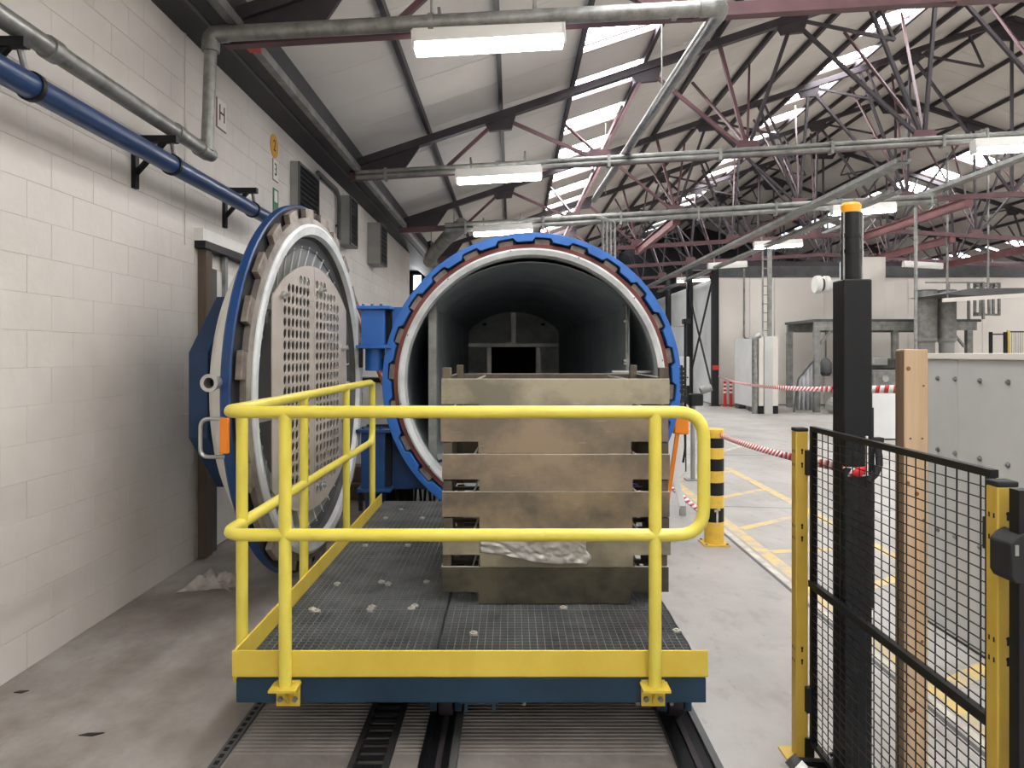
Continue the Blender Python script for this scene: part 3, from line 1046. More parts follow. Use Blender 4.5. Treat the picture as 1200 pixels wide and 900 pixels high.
# hinge: two boxed brackets on the ring, each with a column housing
for (z0, z1, mm) in ((1.70, 2.08, 'blue_ring'), (.42, .98, 'blue_door')):
    pr_ = [(-1.47, z0), (-1.22, z0), (-1.08, z1), (-1.47, z1)] if z0 > TC else [(-1.47, z0), (-.86, z0), (-1.2, z1), (-1.47, z1)]
    MB().prism(pr_, 'y', .06, .12).build('hinge_bracket', mm, tk)
    hx0, hx1 = -1.53, -1.32
    h = MB()
    h.box(hx0, hx1, -.10, .16, z0 + .03, z1 - .03)
    h.box(hx0 - .04, hx1 + .06, -.14, .18, z1 - .03, z1)
    h.box(hx0 - .04, hx1 + .06, -.14, .18, z0, z0 + .03)
    h.build('hinge_housing', mm, tk, bevel=.005)
    MB().box(hx1, hx1 + .045, -.02, .06, z0 + .04, z1 - .04).build('hinge_gap', 'void_dark', tk)
    MB().cyl((-1.425, .03, z0 - .20), (-1.425, .03, z0), .09, 20).build('hinge_pin', mm, tk)
    for q in range(3):
        MB().cyl((-1.51 + q * .08, -.10, z1), (-1.51 + q * .08, -.10, z1 + .018), .014, 6).build('bolt', mm, tk)
    MB().box(-1.55, -1.52, -.1, -.05, z0 - .17, z0).build('stop_bolt', 'black_paint', tk)
MB().box(-1.35, -1.26, -.06, .06, 1.60, 1.66).build('valve_knob', 'black_paint', tk)
MB().prism([(-1.52, .4), (-.84, .4), (-1.2, 1.0), (-1.52, 1.0)], 'y', .12, .16).build('hinge_web', 'blue_navy', tk)

# ================================================================== VESSEL DOOR, swung open against the wall
dr = thing('vessel_door', (-1.462, 5.43, 0), 'round vessel door swung open beside the wall with a perforated tan panel', 'vessel door', rz=R(-3.3), local=True)
MB().lathe([(1.24, -.125), (1.325, -.12), (1.338, -.105), (1.338, -.062), (1.33, -.055), (1.24, -.055)], 96, 'x', C0, loop=True).build('flange', 'blue_door', dr)
MB().lathe([(1.238, -.056), (1.328, -.056), (1.328, -.053), (1.238, -.053)], 96, 'x', C0, loop=True).build('cavity_shade', 'lug_dark', dr)  # dark skin: shade of the cavity behind the lugs put into the colour
MB().lathe([(1.24, -.08), (1.235, -.0), (1.2, -.0), (1.2, -.08)], 96, 'x', C0, loop=True).build('flange_neck', 'lug_dark', dr)
for k in range(NT):
    b = 2 * PI * (k + .2) / NT
    st = 2 * PI / NT
    MB().sector(1.232, 1.315, b, b + .50 * st, -.04, -.0, 'x', C0, 4).build('lug', 'lug_steel', dr, bevel=.004)
MB().lathe([(1.245, -.04), (1.25, .0), (1.20, .012), (1.19, -.04)], 96, 'x', C0, loop=True).build('seal_face', 'ring_tan', dr)
MB().lathe([(1.205, .0), (1.205, .02), (1.185, .03), (1.13, .022), (1.115, -.01), (1.13, -.05)], 96, 'x', C0, loop=True).build('mouth_ring', 'pale_ring', dr)
MB().lathe([(1.12, -.005), (1.105, -.05), (1.03, -.055), (1.03, -.07), (1.115, -.06)], 96, 'x', C0, loop=True).build('inner_rim', 'grey_dark', dr)
NP = 40
for k in range(NP):
    b = 2 * PI * k / NP
    st = 2 * PI / NP
    mb = MB()
    mb.lathe([(1.05, -.06), (.78, -.135), (.78, -.145), (1.05, -.07)], 3, 'x', C0, b + .02 * st, b + .98 * st, loop=True)
    mb.build('liner_plate', 'dish_plate', dr)
    c_, s_ = math.cos(b), math.sin(b)
    MB().bar((-.054, 1.05 * c_, TC + 1.05 * s_), (-.129, .78 * c_, TC + .78 * s_), .014, .006, (1, 0, 0)).build('seam_strip', 'seam_bright', dr)
MB().lathe([(.80, -.14), (.6, -.22), (.0001, -.28)], 64, 'x', C0).build('dish_lining', 'grey_dark', dr)
MB().lathe([(1.24, -.12), (1.20, -.2), (1.0, -.34), (.6, -.44), (.0001, -.47)], 72, 'x', C0).build('dished_head', 'white_paint', dr)
# octagonal stiffener box on the back
AP = .68
octp = [(AP / math.cos(PI / 8) * math.cos(PI / 8 + k * PI / 4), TC - .02 + AP / math.cos(PI / 8) * math.sin(PI / 8 + k * PI / 4)) for k in range(8)]
MB().prism(octp, 'x', -.635, -.505).build('stiffener_box', 'blue_navy', dr, bevel=.004)
MB().prism([(u * .9, (v - TC) * .9 + TC) for u, v in octp], 'x', -.505, -.36).build('stiffener_core', 'blue_navy', dr)
# pipe stub, handle, orange handle grip plate on the near edge
mb = MB().lathe([(.034, -.04), (.05, -.04), (.05, -.02), (.036, -.02), (.036, .35), (.03, .35), (.03, -.04)], 24, 'y', (-.135, -1.385, 1.49), loop=True)
mb.build('pipe_stub', 'silver', dr)
MB().lathe([(.0001, .02), (.031, .02)], 20, 'y', (-.135, -1.365, 1.49)).build('stub_bore', 'void_dark', dr)
MB().tube(fillet([(-.085, -1.34, 1.285), (-.215, -1.36, 1.285), (-.215, -1.36, 1.07), (-.085, -1.34, 1.07)], .05), .0115, 10).build('handle', 'silver', dr)
MB().box(-.105, -.058, -1.36, -1.33, 1.09, 1.29).build('handle_plate', 'orange', dr, bevel=.004)


# perforated panel in two halves
def perf(ya, yb, cols, rows_z, name, hw=.82, zs=.62, sg=.28):
    full = arch(hw, TC + zs, sg, 40)
    raa = (hw ** 2 + sg ** 2) / (2 * sg)
    ztop = lambda y: TC + zs + sg - raa + math.sqrt(raa ** 2 - y * y)
    n = 14
    ys = [ya + (yb - ya) * i / n for i in range(n + 1)]
    outline = [(y, ztop(y)) for y in ys] + [(y, 2 * TC - ztop(y)) for y in reversed(ys)]
    cu = bpy.data.curves.new('perf', 'CURVE')
    cu.dimensions = '2D'
    cu.fill_mode = 'BOTH'
    cu.extrude = .004

    def spl(pp):
        sp = cu.splines.new('POLY')
        sp.points.add(len(pp) - 1)
        for i, (u, v) in enumerate(pp):
            sp.points[i].co = (u, v, 0, 1)
        sp.use_cyclic_u = True
    spl(outline)
    for y in cols:
        for z in rows_z:
            if abs(z - TC) + .09 > ztop(y) - TC - .0:
                continue
            spl([(y + .032 * math.cos(2 * PI * j / 14), z + .032 * math.sin(2 * PI * j / 14)) for j in range(14)])
    o = bpy.data.objects.new('perf', cu)
    COL.objects.link(o)
    bpy.context.view_layer.update()
    me = bpy.data.meshes.new_from_object(o.evaluated_get(bpy.context.evaluated_depsgraph_get()))
    bpy.data.objects.remove(o)
    # curve plane (u, v) -> door plane (y, z)
    for v in me.vertices:
        v.co = Vector((-.018 + v.co.z, v.co.x, v.co.y))
    me.materials.clear()
    me.materials.append(M['perf_panel'])
    q = bpy.data.objects.new(name, me)
    COL.objects.link(q)
    q.parent = dr
    return q


rows_z = [TC + .0775 * (k - 10) for k in range(21)]
perf(-.82, -.012, [-.60 + .0755 * k for k in range(7)], rows_z, 'perforated_panel')
perf(-.006, .82, [.06 + .085 * k for k in range(7)], rows_z, 'perforated_panel')
for (y, z) in ((-.66, .64), (-.66, -.12), (.12, .74), (.70, .30), (.70, -.30), (-.66, -.66), (-.30, -.62), (.12, -.75)):
    MB().cyl((-.16, y, TC + z), (.04, y, TC + z), .013, 10).cyl((-.013, y, TC + z), (.008, y, TC + z), .026, 12).build('stud', 'silver', dr)
MB().box(-.07, -.025, -1.06, -.76, 1.23, 1.27).build('panel_arm', 'silver', dr)
MB().box(-.07, -.025, -.95, -.76, 1.93, 1.97).build('panel_arm', 'grey_dark', dr)

# ================================================================== LOADING CARRIAGE
DZ = .35
pf = thing('loading_carriage', (-.17, 4.7, 0), 'low loading carriage with grating deck, yellow toe boards and yellow handrail', 'carriage')
XL, XR, YF, YB = -1.13, .79, 2.97, 6.42


def grate(x0, x1, y0, y1):
    mb = MB()
    nx = max(2, round((x1 - x0) / .0335))
    ny = max(2, round((y1 - y0) / .0335))
    for i in range(nx + 1):
        x = x0 + (x1 - x0) * i / nx
        mb.box(x - .0014, x + .0014, y0, y1, DZ - .03, DZ)
    for i in range(ny + 1):
        y = y0 + (y1 - y0) * i / ny
        mb.box(x0, x1, y - .0014, y + .0014, DZ - .012, DZ - .0005)
    for (a, b_, c, d_) in ((x0 - .002, x0 + .002, y0, y1), (x1 - .002, x1 + .002, y0, y1), (x0, x1, y0 - .002, y0 + .002), (x0, x1, y1 - .002, y1 + .002)):
        mb.box(a, b_, c, d_, DZ - .03, DZ)
    return mb


ybr = [2.975, 3.69, 4.10, 4.93, 5.75, 6.42]
for (a, b) in zip(ybr[:-1], ybr[1:]):
    for (c, d_) in ((XL + .004, -.335), (-.325, XR)):
        grate(c, d_, a + .004, b - .004).build('grating_panel', 'grating', pf, kind='stuff', smooth=False)
for (px, py) in ((366, 714), (371, 716), (436, 711), (434, 714), (486, 710), (482, 713), (395, 684), (447, 682), (455, 684), (500, 682), (428, 639), (478, 639),
                 (452, 607), (495, 607), (555, 742), (793, 739), (470, 597), (660, 712)):
    D = (EYE - DZ) * 850 / (py - 415)
    x = (px - 600) * D / 850
    c = MB().cyl((x, D, DZ - .01), (x, D, DZ + .004), .02, 10)
    c.cyl((x, D, DZ + .004), (x, D, DZ + .01), .009, 6)
    c.build('grating_clip', 'zinc_clip', pf)
# yellow toe boards
MB().box(-1.142, .80, 2.955, 2.965, .334, .442).build('toe_board', 'yellow_board', pf, bevel=.003)
MB().box(-1.138, -1.128, 2.965, 6.3, .334, .442).build('toe_board', 'yellow_board', pf, bevel=.003)
# blue frame
MB().box(-1.13, .795, 2.97, 3.03, .222, .322).build('frame_beam', 'blue_beam', pf, bevel=.003)
for (x0, x1) in ((-1.13, -1.07), (.735, .795), (-.38, -.31), (-.02, .04)):
    MB().box(x0, x1, 3.03, 6.4, .222, .32).build('frame_beam', 'blue_beam', pf)
for y in (4.0, 5.0, 6.36):
    MB().box(-1.07, .735, y, y + .05, .222, .318).build('frame_beam', 'blue_beam', pf)
MB().box(-1.1, .76, 3.02, 6.4, .205, .221).build('under_tray', 'void_dark', pf)
# wheels and brackets
for x in (-.295, .73):
    for y in (3.3, 5.9):
        MB().cyl((x - .03, y, .105), (x + .03, y, .105), .09, 24).build('wheel', 'steel_dark', pf)
        MB().box(x - .07, x - .04, y - .07, y + .07, .06, .23).box(x + .04, x + .07, y - .07, y + .07, .06, .23).build('wheel_fork', 'blue_beam', pf)
for x in (-.19, -.075):
    MB().prism([(3.0, .222), (3.1, .222), (3.03, .17), (3.0, .17)], 'x', x - .006, x + .006).build('frame_gusset', 'blue_beam', pf)
MB().box(-.21, -.055, 2.99, 3.1, .208, .224).build('frame_pad', 'blue_beam', pf)
for x in (.05, .52, .66):
    MB().cyl((x, 3.0, .20), (x, 3.0, .224), .009, 6).build('bolt', 'galvanised', pf)
# handrail
loop = fillet([(-1.165, 6.05, 1.417), (-1.165, 2.92, 1.417), (.772, 2.92, 1.417), (.772, 2.92, .922), (-1.165, 2.92, .922), (-1.165, 6.05, .922)], .11, closed=True, n=6)
MB().tube(loop, .0255, 14, closed=True).build('handrail', 'yellow_rail', pf)
for x in (-.913, .576):
    MB().cyl((x, 2.92, .312), (x, 2.92, 1.417), .0255, 14).build('post', 'yellow_rail', pf)
    ft = MB()
    ft.box(x - .055, x + .055, 2.875, 2.958, .305, .315)
    ft.box(x - .048, x + .048, 2.957, 2.968, .215, .318)
    ft.prism([(2.957, .305), (2.885, .305), (2.957, .222)], 'x', x - .005, x + .005)
    f_ = ft.build('foot_bracket', 'yellow_board', pf)
    for dx in (-.03, .03):
        MB().cyl((x + dx, 2.945, .245), (x + dx, 2.958, .245), .011, 6).build('bolt', 'galvanised', f_)
for y in (3.13, 4.06, 5.1, 6.05):
    MB().cyl((-1.165, y, .30), (-1.165, y, 1.417), .0245, 14).build('post', 'yellow_rail', pf)
    MB().box(-1.19, -1.13, y - .04, y + .04, .25, .33).build('foot_bracket', 'yellow_board', pf)

# ================================================================== STACKED TRAYS
TX, TY0, TW, TP, TD = .225, 3.75, .59, .195, 1.0
tray_label = ['topmost stacked metal tray with open corner posts, at the vessel mouth', 'second metal tray from the top of the stack on the carriage',
              'third metal tray from the top, its face scratched and golden', 'third metal tray from the bottom of the stack, golden brown',
              'metal tray second from the bottom with crumpled silver film on its face', 'bottom metal tray of the stack resting on the grating deck']
tray0 = None
for k in range(6):               # 0 top .. 5 bottom
    z0 = DZ + .004 + TP * (5 - k)
    x = TX + (.0, -.004, .003, .002, .006, -.002)[k]
    y = TY0 + (.0, .01, .004, .008, .0, .012)[k]
    if tray0 is None:
        t = thing('metal_tray', (x, y, z0), tray_label[k], 'metal tray', 'stacked metal trays', local=True)
        tray0 = t
        prof = [(-TW, TP - .004), (TW, TP - .004), (TW, .062), (.397, .062), (.397, .001), (-.397, .001), (-.397, .062), (-TW, .062)]
        MB().prism(prof[::-1], 'y', 0, .006).build('front_plate', 'tray_olive', t, bevel=.0015)
        MB().prism(prof[::-1], 'y', TD - .006, TD).build('back_plate', 'tray_dark', t)
        sp = [(.006, TP - .004), (TD - .006, TP - .004), (TD - .006, .062), (TD - .2, .062), (TD - .2, .001), (.2, .001), (.2, .062), (.006, .062)]
        MB().prism(sp, 'x', -TW, -TW + .005).build('side_plate', 'tray_dark', t)
        MB().prism(sp, 'x', TW - .005, TW).build('side_plate', 'tray_dark', t)
        MB().box(-TW, TW, 0, .012, TP - .0035, TP - .001).build('rim', 'tray_rim', t)
        MB().box(-TW, TW, TD - .012, TD, TP - .0035, TP - .001).build('rim', 'tray_rim', t)
        MB().box(-TW, -TW + .012, .012, TD - .012, TP - .0035, TP - .001).build('rim', 'tray_rim', t)
        MB().box(TW - .012, TW, .012, TD - .012, TP - .0035, TP - .001).build('rim', 'tray_rim', t)
        for sx in (-1, 1):
            for yy in (.01, TD - .055):
                a = sx * (TW - .028)
                MB().box(a - .0225, a + .0225, yy, yy + .045, .066, TP + .056).build('corner_post', 'tray_dark', t, bevel=.002)
        for yy in (.28, .5, .72):
            MB().box(-TW + .006, TW - .006, yy, yy + .04, .064, .084).build('cross_bar', 'tray_dark', t)
        for xx in (-.40, .40):
            MB().box(xx - .015, xx + .015, .007, TD - .007, .085, .10).build('runner', 'tray_rim', t)
            MB().bar((xx - .03 * (1 if xx < 0 else -1), .02, TP - .015), (xx, TD - .02, TP - .015), .008, .008).build('rod', 'tray_rim', t)
    else:
        c = dup(tray0, (x, y, z0), tray_label[k])
        for ch in c.children:
            if ch.name.startswith('front_plate'):
                ch.material_slots[0].link = 'OBJECT'
                ch.material_slots[0].material = M[('tray_olive', 'tray_gold', 'tray_gold', 'tray_brown', 'tray_olive', 'tray_moss')[k]]
# crumpled film on the second tray from the bottom
tray5 = [o for o in COL.objects if o.get('label') == tray_label[4]][0]
fm = MB()
nu, nv = 64, 22
vs = []
for i in range(nu + 1):
    u = i / nu
    xa = -.40 + .56 * u
    zb0 = .012 + .085 * max(0, .75 - u) + .006 * math.sin(9 * u)
    zt0 = TP - .008 - (.05 * max(0, u - .92) / .08)
    for j in range(nv + 1):
        v = j / nv
        z = zb0 + (zt0 - zb0) * v
        d = .0015 + .009 * abs(noise.noise(Vector((u * 9 + v * 2, v * 4 - u * 3, 1.3)))) + .004 * abs(noise.noise(Vector((u * 22, v * 9, 4.1)))) + .004 * (1 - v) ** 3
        if i in (0, nu):
            d = .0012
        vs.append((xa + (.02 * math.sin(6 * v) if i == nu else 0), -d, z))
fs = [(i * (nv + 1) + j, (i + 1) * (nv + 1) + j, (i + 1) * (nv + 1) + j + 1, i * (nv + 1) + j + 1) for i in range(nu) for j in range(nv)]
fm.add(vs, fs)
f_ = fm.build('crumpled_film', 'film', tray5, label='torn crumpled silvery film')
sd = f_.modifiers.new('s', 'SOLIDIFY')
sd.thickness = .001

# ================================================================== FLOOR RAILS, CABLE CHAIN
for (x0, x1, lab) in ((-.37, -.22, 'black steel guide channel in the floor, left of carriage centre'), (.66, .83, 'black steel guide channel in the floor under the carriage right edge')):
    t = thing('floor_rail', ((x0 + x1) / 2, 3.0, 0), lab, 'rail', 'carriage floor rails')
    MB().box(x0, x1, 1.5, 6.3, .0035, .008).build('base_plate', 'black_paint', t)
    MB().box(x0, x0 + .025, 1.5, 6.3, .008, .03).build('flange', 'black_gloss', t)
    MB().box(x1 - .03, x1, 1.5, 6.3, .008, .03).build('flange', 'grey_dark', t)
    MB().box((x0 + x1) / 2 - .012, (x0 + x1) / 2 + .012, 1.5, 6.3, .008, .015).build('running_strip', 'steel_dark', t)
t = thing('cable_chain', (-.57, 3.0, 0), 'black plastic cable chain lying on the ribbed floor under the carriage', 'cable chain')
for x in (-.635, -.50):
    MB().box(x - .012, x + .012, 1.7, 6.0, .007, .032).build('side_link', 'black_rubber', t)
y = 1.72
while y < 6.0:
    MB().box(-.623, -.512, y, y + .022, .024, .034).build('cross_link', 'black_paint', t)
    y += .062
t = thing('floor_trim_rail', (-1.19, 3.0, 0), 'thin dark perforated steel strip along the ribbed slab edge', 'trim')
MB().box(-1.21, -1.165, 1.5, 6.3, 0.0005, .008).build('strip', 'grey_dark', t)
mb = MB()
y = 1.6
while y < 6.2:
    mb.box(-1.197, -1.178, y, y + .03, .008, .0085)
    y += .05
mb.build('strip_holes', 'void_dark', t, kind='stuff')

# ================================================================== RIGHT FOREGROUND
# guard fence: two yellow posts, mesh panel between them, gate frame beyond
def fence_post(x0, x1, y0, y1, zt, lab):
    p = thing('fence_post', ((x0 + x1) / 2, (y0 + y1) / 2, 0), lab, 'fence post', 'yellow guard fence posts')
    MB().box(x0, x1, y0, y1, .008, zt).build('tube', 'yellow_post', p, bevel=.004)
    MB().box(x0 - .001, x1 + .001, y0 - .001, y1 + .001, zt, zt + .014).build('cap', 'black_rubber', p, bevel=.003)
    MB().box(x0 - .04, x1 + .03, y0 - .04, y1 + .04, 0, .008).build('base_plate', 'yellow_post', p)
    for z in (1.255, 1.20, .95, .90, .45, .40):
        for yy in (y0 + (y1 - y0) * .3, y0 + (y1 - y0) * .7):
            MB().box(x0 - .0006, x0 + .001, yy - .0025, yy + .0025, z - .008, z + .004).build('slot', 'void_dark', p)
        xx = x0 + (x1 - x0) * .5
        MB().box(xx - .003, xx + .003, y0 - .0006, y0 + .001, z - .012, z + .006).cyl((xx, y0 - .0007, z + .005), (xx, y0 + .001, z + .005), .005, 8).build('slot', 'void_dark', p)
    return p


fence_post(1.155, 1.205, 2.95, 3.0, 1.335, 'yellow guard fence post at the far end of the mesh panel')
fence_post(1.185, 1.236, 1.77, 1.815, 1.325, 'thick yellow guard fence post nearest the camera at right')
fp = thing('mesh_panel', (1.20, 2.4, 0), 'black wire mesh guard panel between two yellow posts', 'fence panel')
XA, XB, YA, YB_ = 1.213, 1.213, 2.94, 1.83
ZB_, ZT_ = .09, 1.338
MB().box(1.206, 1.228, YA - .02, YA, ZB_, ZT_).build('frame_upright', 'black_paint', fp)
MB().box(1.206, 1.222, YB_, YB_ + .02, ZB_, ZT_).build('frame_upright', 'black_paint', fp)
MB().box(1.206, 1.228, YB_, YA, ZT_, ZT_ + .02).build('frame_top', 'black_paint', fp)
MB().box(1.206, 1.228, YB_, YA, ZB_ - .02, ZB_).build('frame_bottom', 'black_paint', fp)
MB().box(1.200, 1.222, YB_, YA, .71, .735).build('mid_bar', 'black_paint', fp)
wm = MB()
n = 22
for i in range(1, n):
    yy = YB_ + (YA - YB_) * i / n
    wm.box(1.2135, 1.2165, yy - .0014, yy + .0014, ZB_, ZT_)
z = ZB_ + .0305
while z < ZT_ - .01:
    wm.box(1.2105, 1.2135, YB_, YA, z - .0014, z + .0014)
    z += .0305
wm.build('wire_mesh', 'black_gloss', fp, kind='stuff', smooth=False)
for z in (1.16, .2):
    MB().box(1.19, 1.226, 2.925, 2.955, z, z + .10).build('panel_clip', 'black_rubber', fp)
    MB().box(1.19, 1.216, 1.812, 1.835, z, z + .08).build('panel_clip', 'black_rubber', fp)
MB().box(1.19, 1.226, 2.94, 2.951, .0, .09).build('frame_foot', 'black_paint', fp)

gt = thing('guard_gate', (1.2, 1.72, 0), 'black framed gate edge with latch beside the nearest yellow post', 'gate')
MB().box(1.189, 1.222, 1.70, 1.735, .1, 1.33).build('frame_upright', 'black_paint', gt)
MB().box(1.222, 2.2, 1.70, 1.73, 1.305, 1.33).build('frame_top', 'black_paint', gt)
MB().box(1.222, 2.2, 1.70, 1.73, .1, .125).build('frame_bottom', 'black_paint', gt)
MB().box(2.2, 2.228, 1.70, 1.73, 0, 1.325).build('frame_upright', 'black_paint', gt)
MB().box(1.222, 2.2, 1.70, 1.725, .72, .745).build('mid_bar', 'black_paint', gt)
wm = MB()
for i in range(1, 19):
    x = 1.222 + .978 * i / 19
    wm.box(x - .0014, x + .0014, 1.714, 1.717, .125, 1.3)
z = .155
while z < 1.3:
    wm.box(1.222, 2.2, 1.711, 1.714, z - .0014, z + .0014)
    z += .0305
wm.build('wire_mesh', 'black_gloss', gt, kind='stuff', smooth=False)
MB().prism([(1.163, 1.205), (1.178, 1.222), (1.20, 1.232), (1.20, 1.11), (1.172, 1.115), (1.163, 1.13)], 'y', 1.69, 1.768).build('latch', 'black_rubber', gt, bevel=.004)
MB().box(1.172, 1.18, 1.688, 1.69, 1.18, 1.205).build('latch_slot', 'grey_paint', gt)

# signal pillar
pl_ = thing('signal_pillar', (1.30, 2.74, 0), 'tall black sensor pillar with an amber cap behind the mesh panel', 'signal pillar')
MB().box(1.236, 1.342, 2.70, 2.80, .02, 1.93).build('housing', 'black_paint', pl_, bevel=.006)
MB().box(1.18, 1.42, 2.66, 2.86, 0, .02).build('base_plate', 'black_paint', pl_)
up = MB()
up.lathe([(.036, 1.93), (.036, 2.03), (.039, 2.03), (.039, 2.045), (.036, 2.045), (.036, 2.09), (.039, 2.09), (.039, 2.105), (.036, 2.105), (.036, 2.185)], 24, 'z', (1.285, 2.75, 0))
up.build('upper_tube', 'black_gloss', pl_)
MB().cyl((1.252, 2.735, 1.93), (1.252, 2.735, 2.185), .004, 6).build('trim_rod', 'silver', pl_)
MB().cyl((1.321, 2.735, 1.93), (1.321, 2.735, 2.185), .004, 6).build('trim_rod', 'silver', pl_)
MB().lathe([(.037, 2.185), (.037, 2.212), (.03, 2.222), (.0001, 2.226)], 24, 'z', (1.285, 2.75, 0)).build('beacon_cap', 'amber', pl_)
MB().box(1.342, 1.352, 2.71, 2.79, .7, 1.45).build('rear_cover', 'black_rubber', pl_)
MB().tube([(1.365, 2.72, 1.33), (1.366, 2.70, 1.27), (1.362, 2.69, 1.24), (1.345, 2.685, 1.205), (1.32, 2.69, 1.18)], .013, 10).build('hook', 'black_rubber', pl_)
MB().box(1.32, 1.385, 2.70, 2.73, 1.315, 1.338).build('hook_bracket', 'black_rubber', pl_)
MB().box(1.315, 1.322, 2.692, 2.70, 1.2, 1.345).build('zip_tie', 'white_paint', pl_)
MB().bar((1.26, 2.88, .06), (1.40, 2.86, .09), .012, .012).build('stay', 'black_paint', pl_)

# tube stub with tape on the floor by the far fence post
t = thing('pipe_stub', (1.12, 2.86, 0), 'short taped grey pipe end lying at the far fence post foot', 'pipe')
MB().tube([(1.085, 2.83, .075), (1.12, 2.80, .035), (1.2, 2.78, .028)], .027, 12).build('tube', 'grey_dark', t)
MB().tube([(1.105, 2.815, .053), (1.125, 2.797, .034)], .029, 12).build('tape_band', 'tape_white', t)
MB().bar((1.10, 2.86, .03), (1.30, 2.84, .03), .03, .05).build('foot_bar', 'black_paint', t)

# timber post
t = thing('timber_post', (1.555, 2.78, 0), 'upright pine timber post between the mesh panel and the grey crate', 'timber post')
MB().box(1.488, 1.577, 2.75, 2.812, 0, 1.668).build('post', 'pine', t, bevel=.003)
MB().box(1.4855, 1.4885, 2.751, 2.811, 0.002, 1.66).build('darker_face', 'pine_dark', t)  # left face in a darker pine tone
for (x, z, r) in ((1.503, 1.595, .008), (1.50, 1.16, .008), (1.535, 1.12, .008), (1.56, 1.02, .005), (1.555, .56, .006), (1.515, .3, .009)):
    MB().lathe([(.0001, 2.7485), (r, 2.7492), (r * 1.2, 2.751)], 12, 'y', (x, 0, z)).build('knot', 'knot', t)
for (x, z) in ((1.51, 1.33), (1.555, 1.33), (1.56, 1.53)):
    MB().cyl((x, 2.747, z), (x, 2.752, z), .004, 8).build('screw', 'grey_dark', t)

# grey panel crate
t = thing('panel_crate', (3.0, 3.4, 0), 'big grey sheet clad machine enclosure with rows of bolt heads', 'enclosure')
for (ya, yb) in ((1.95, 3.2), (3.205, 4.15), (4.155, 4.62)):
    MB().box(2.55, 2.57, ya, yb, .02, 1.62).build('side_panel', 'grey_sheet', t, bevel=.002)
MB().box(2.57, 4.4, 4.60, 4.62, .02, 1.62).build('end_panel', 'grey_sheet', t)
MB().box(2.57, 4.4, 1.95, 1.97, .02, 1.62).build('end_panel', 'grey_sheet', t)
MB().box(2.54, 4.4, 1.94, 4.63, 1.62, 1.655).build('top_cap', 'cream_panel', t, bevel=.003)
MB().box(2.56, 4.4, 1.95, 4.61, 0, .02).build('plinth', 'grey_dark', t)
for yy in (4.34, 4.17, 3.95, 3.725, 3.5, 3.28, 3.05, 2.82):
    for z in (1.505, 1.08, .6):
        b = MB().lathe([(.016, 0), (.016, -.004), (.009, -.005), (.009, -.014), (.0001, -.016)], 10, 'x', (2.55, yy, z))
        b.build('bolt', 'galvanised', t)

# bollard
t = thing('bollard', (1.76, 6.32, 0), 'black and yellow banded bollard with a scuffed lower band', 'bollard')
bz = [(.012, .20, 'yellow_bollard'), (.20, .32, 'black_paint'), (.32, .43, 'yellow_bollard'), (.43, .54, 'black_paint'), (.54, .64, 'yellow_bollard'), (.64, .745, 'black_paint'),
      (.745, .84, 'yellow_bollard'), (.84, .925, 'black_paint'), (.925, .995, 'yellow_bollard')]
for (a, b, m_) in bz:
    mb = MB().lathe([(.084, a), (.084, b)], 32, 'z', (1.76, 6.32, 0))
    if b > .98:
        mb.lathe([(.084, b), (.078, b + .006), (.0001, b + .008)], 32, 'z', (1.76, 6.32, 0))
    mb.build('band', m_, t)
MB().box(1.76 - .11, 1.76 + .11, 6.21, 6.43, 0, .012).build('base_plate', 'yellow_bollard', t)
for (dx, dy) in ((-.09, -.09), (.09, -.09), (-.09, .09), (.09, .09)):
    MB().cyl((1.76 + dx, 6.32 + dy, .012), (1.76 + dx, 6.32 + dy, .022), .012, 6).build('bolt', 'galv_dull', t)
MB().bar((1.765, 6.233, .19), (1.765, 6.233, .31), .016, .004, (0, 1, 0)).bar((1.74, 6.233, .30), (1.79, 6.233, .315), .02, .004, (0, 1, 0)).build('hook_bracket', 'tray_rim', t)


# ------------------------------------------------------------------ barrier tapes
def tape(pts, w, seg, name, lab, tilt=0.0):
    mb = MB()
    pts = [Vector(p) for p in pts]
    L = [0]
    for a, b in zip(pts[:-1], pts[1:]):
        L.append(L[-1] + (b - a).length)
    n = max(4, int(L[-1] / seg))
    def at(s_):
        for i in range(len(pts) - 1):
            if s_ <= L[i + 1] or i == len(pts) - 2:
                f = (s_ - L[i]) / (L[i + 1] - L[i])
                return pts[i].lerp(pts[i + 1], f), (pts[i + 1] - pts[i]).normalized()
    vs, fs = [], []
    for i in range(n + 1):
        s_ = L[-1] * i / n
        p, d = at(s_)
        tw = tilt + .5 * math.sin(L[-1] * i / n * .7) * (1 if i < n * .85 else 0)
        h = Vector((0, 0, 1)) * math.cos(tw) + d.cross(Vector((0, 0, 1))).normalized() * math.sin(tw)
        sk = d * w * .35
        vs += [p - h * w / 2 - sk, p + h * w / 2 + sk]
    for i in range(n):
        mb.cur = i % 2
        mb.add([vs[2 * i], vs[2 * i + 2], vs[2 * i + 3], vs[2 * i + 1]], [(0, 1, 2, 3)])
    o = solo(mb, name, ['tape_red', 'tape_white'], lab, 'barrier tape', 'red and white barrier tapes')
    sd = o.modifiers.new('s', 'SOLIDIFY')
    sd.thickness = .0008
    return o


def sagline(a, b, sag, n=12):
    a, b = Vector(a), Vector(b)
    return [a.lerp(b, i / n) - Vector((0, 0, sag * 4 * (i / n) * (1 - i / n))) for i in range(n + 1)]


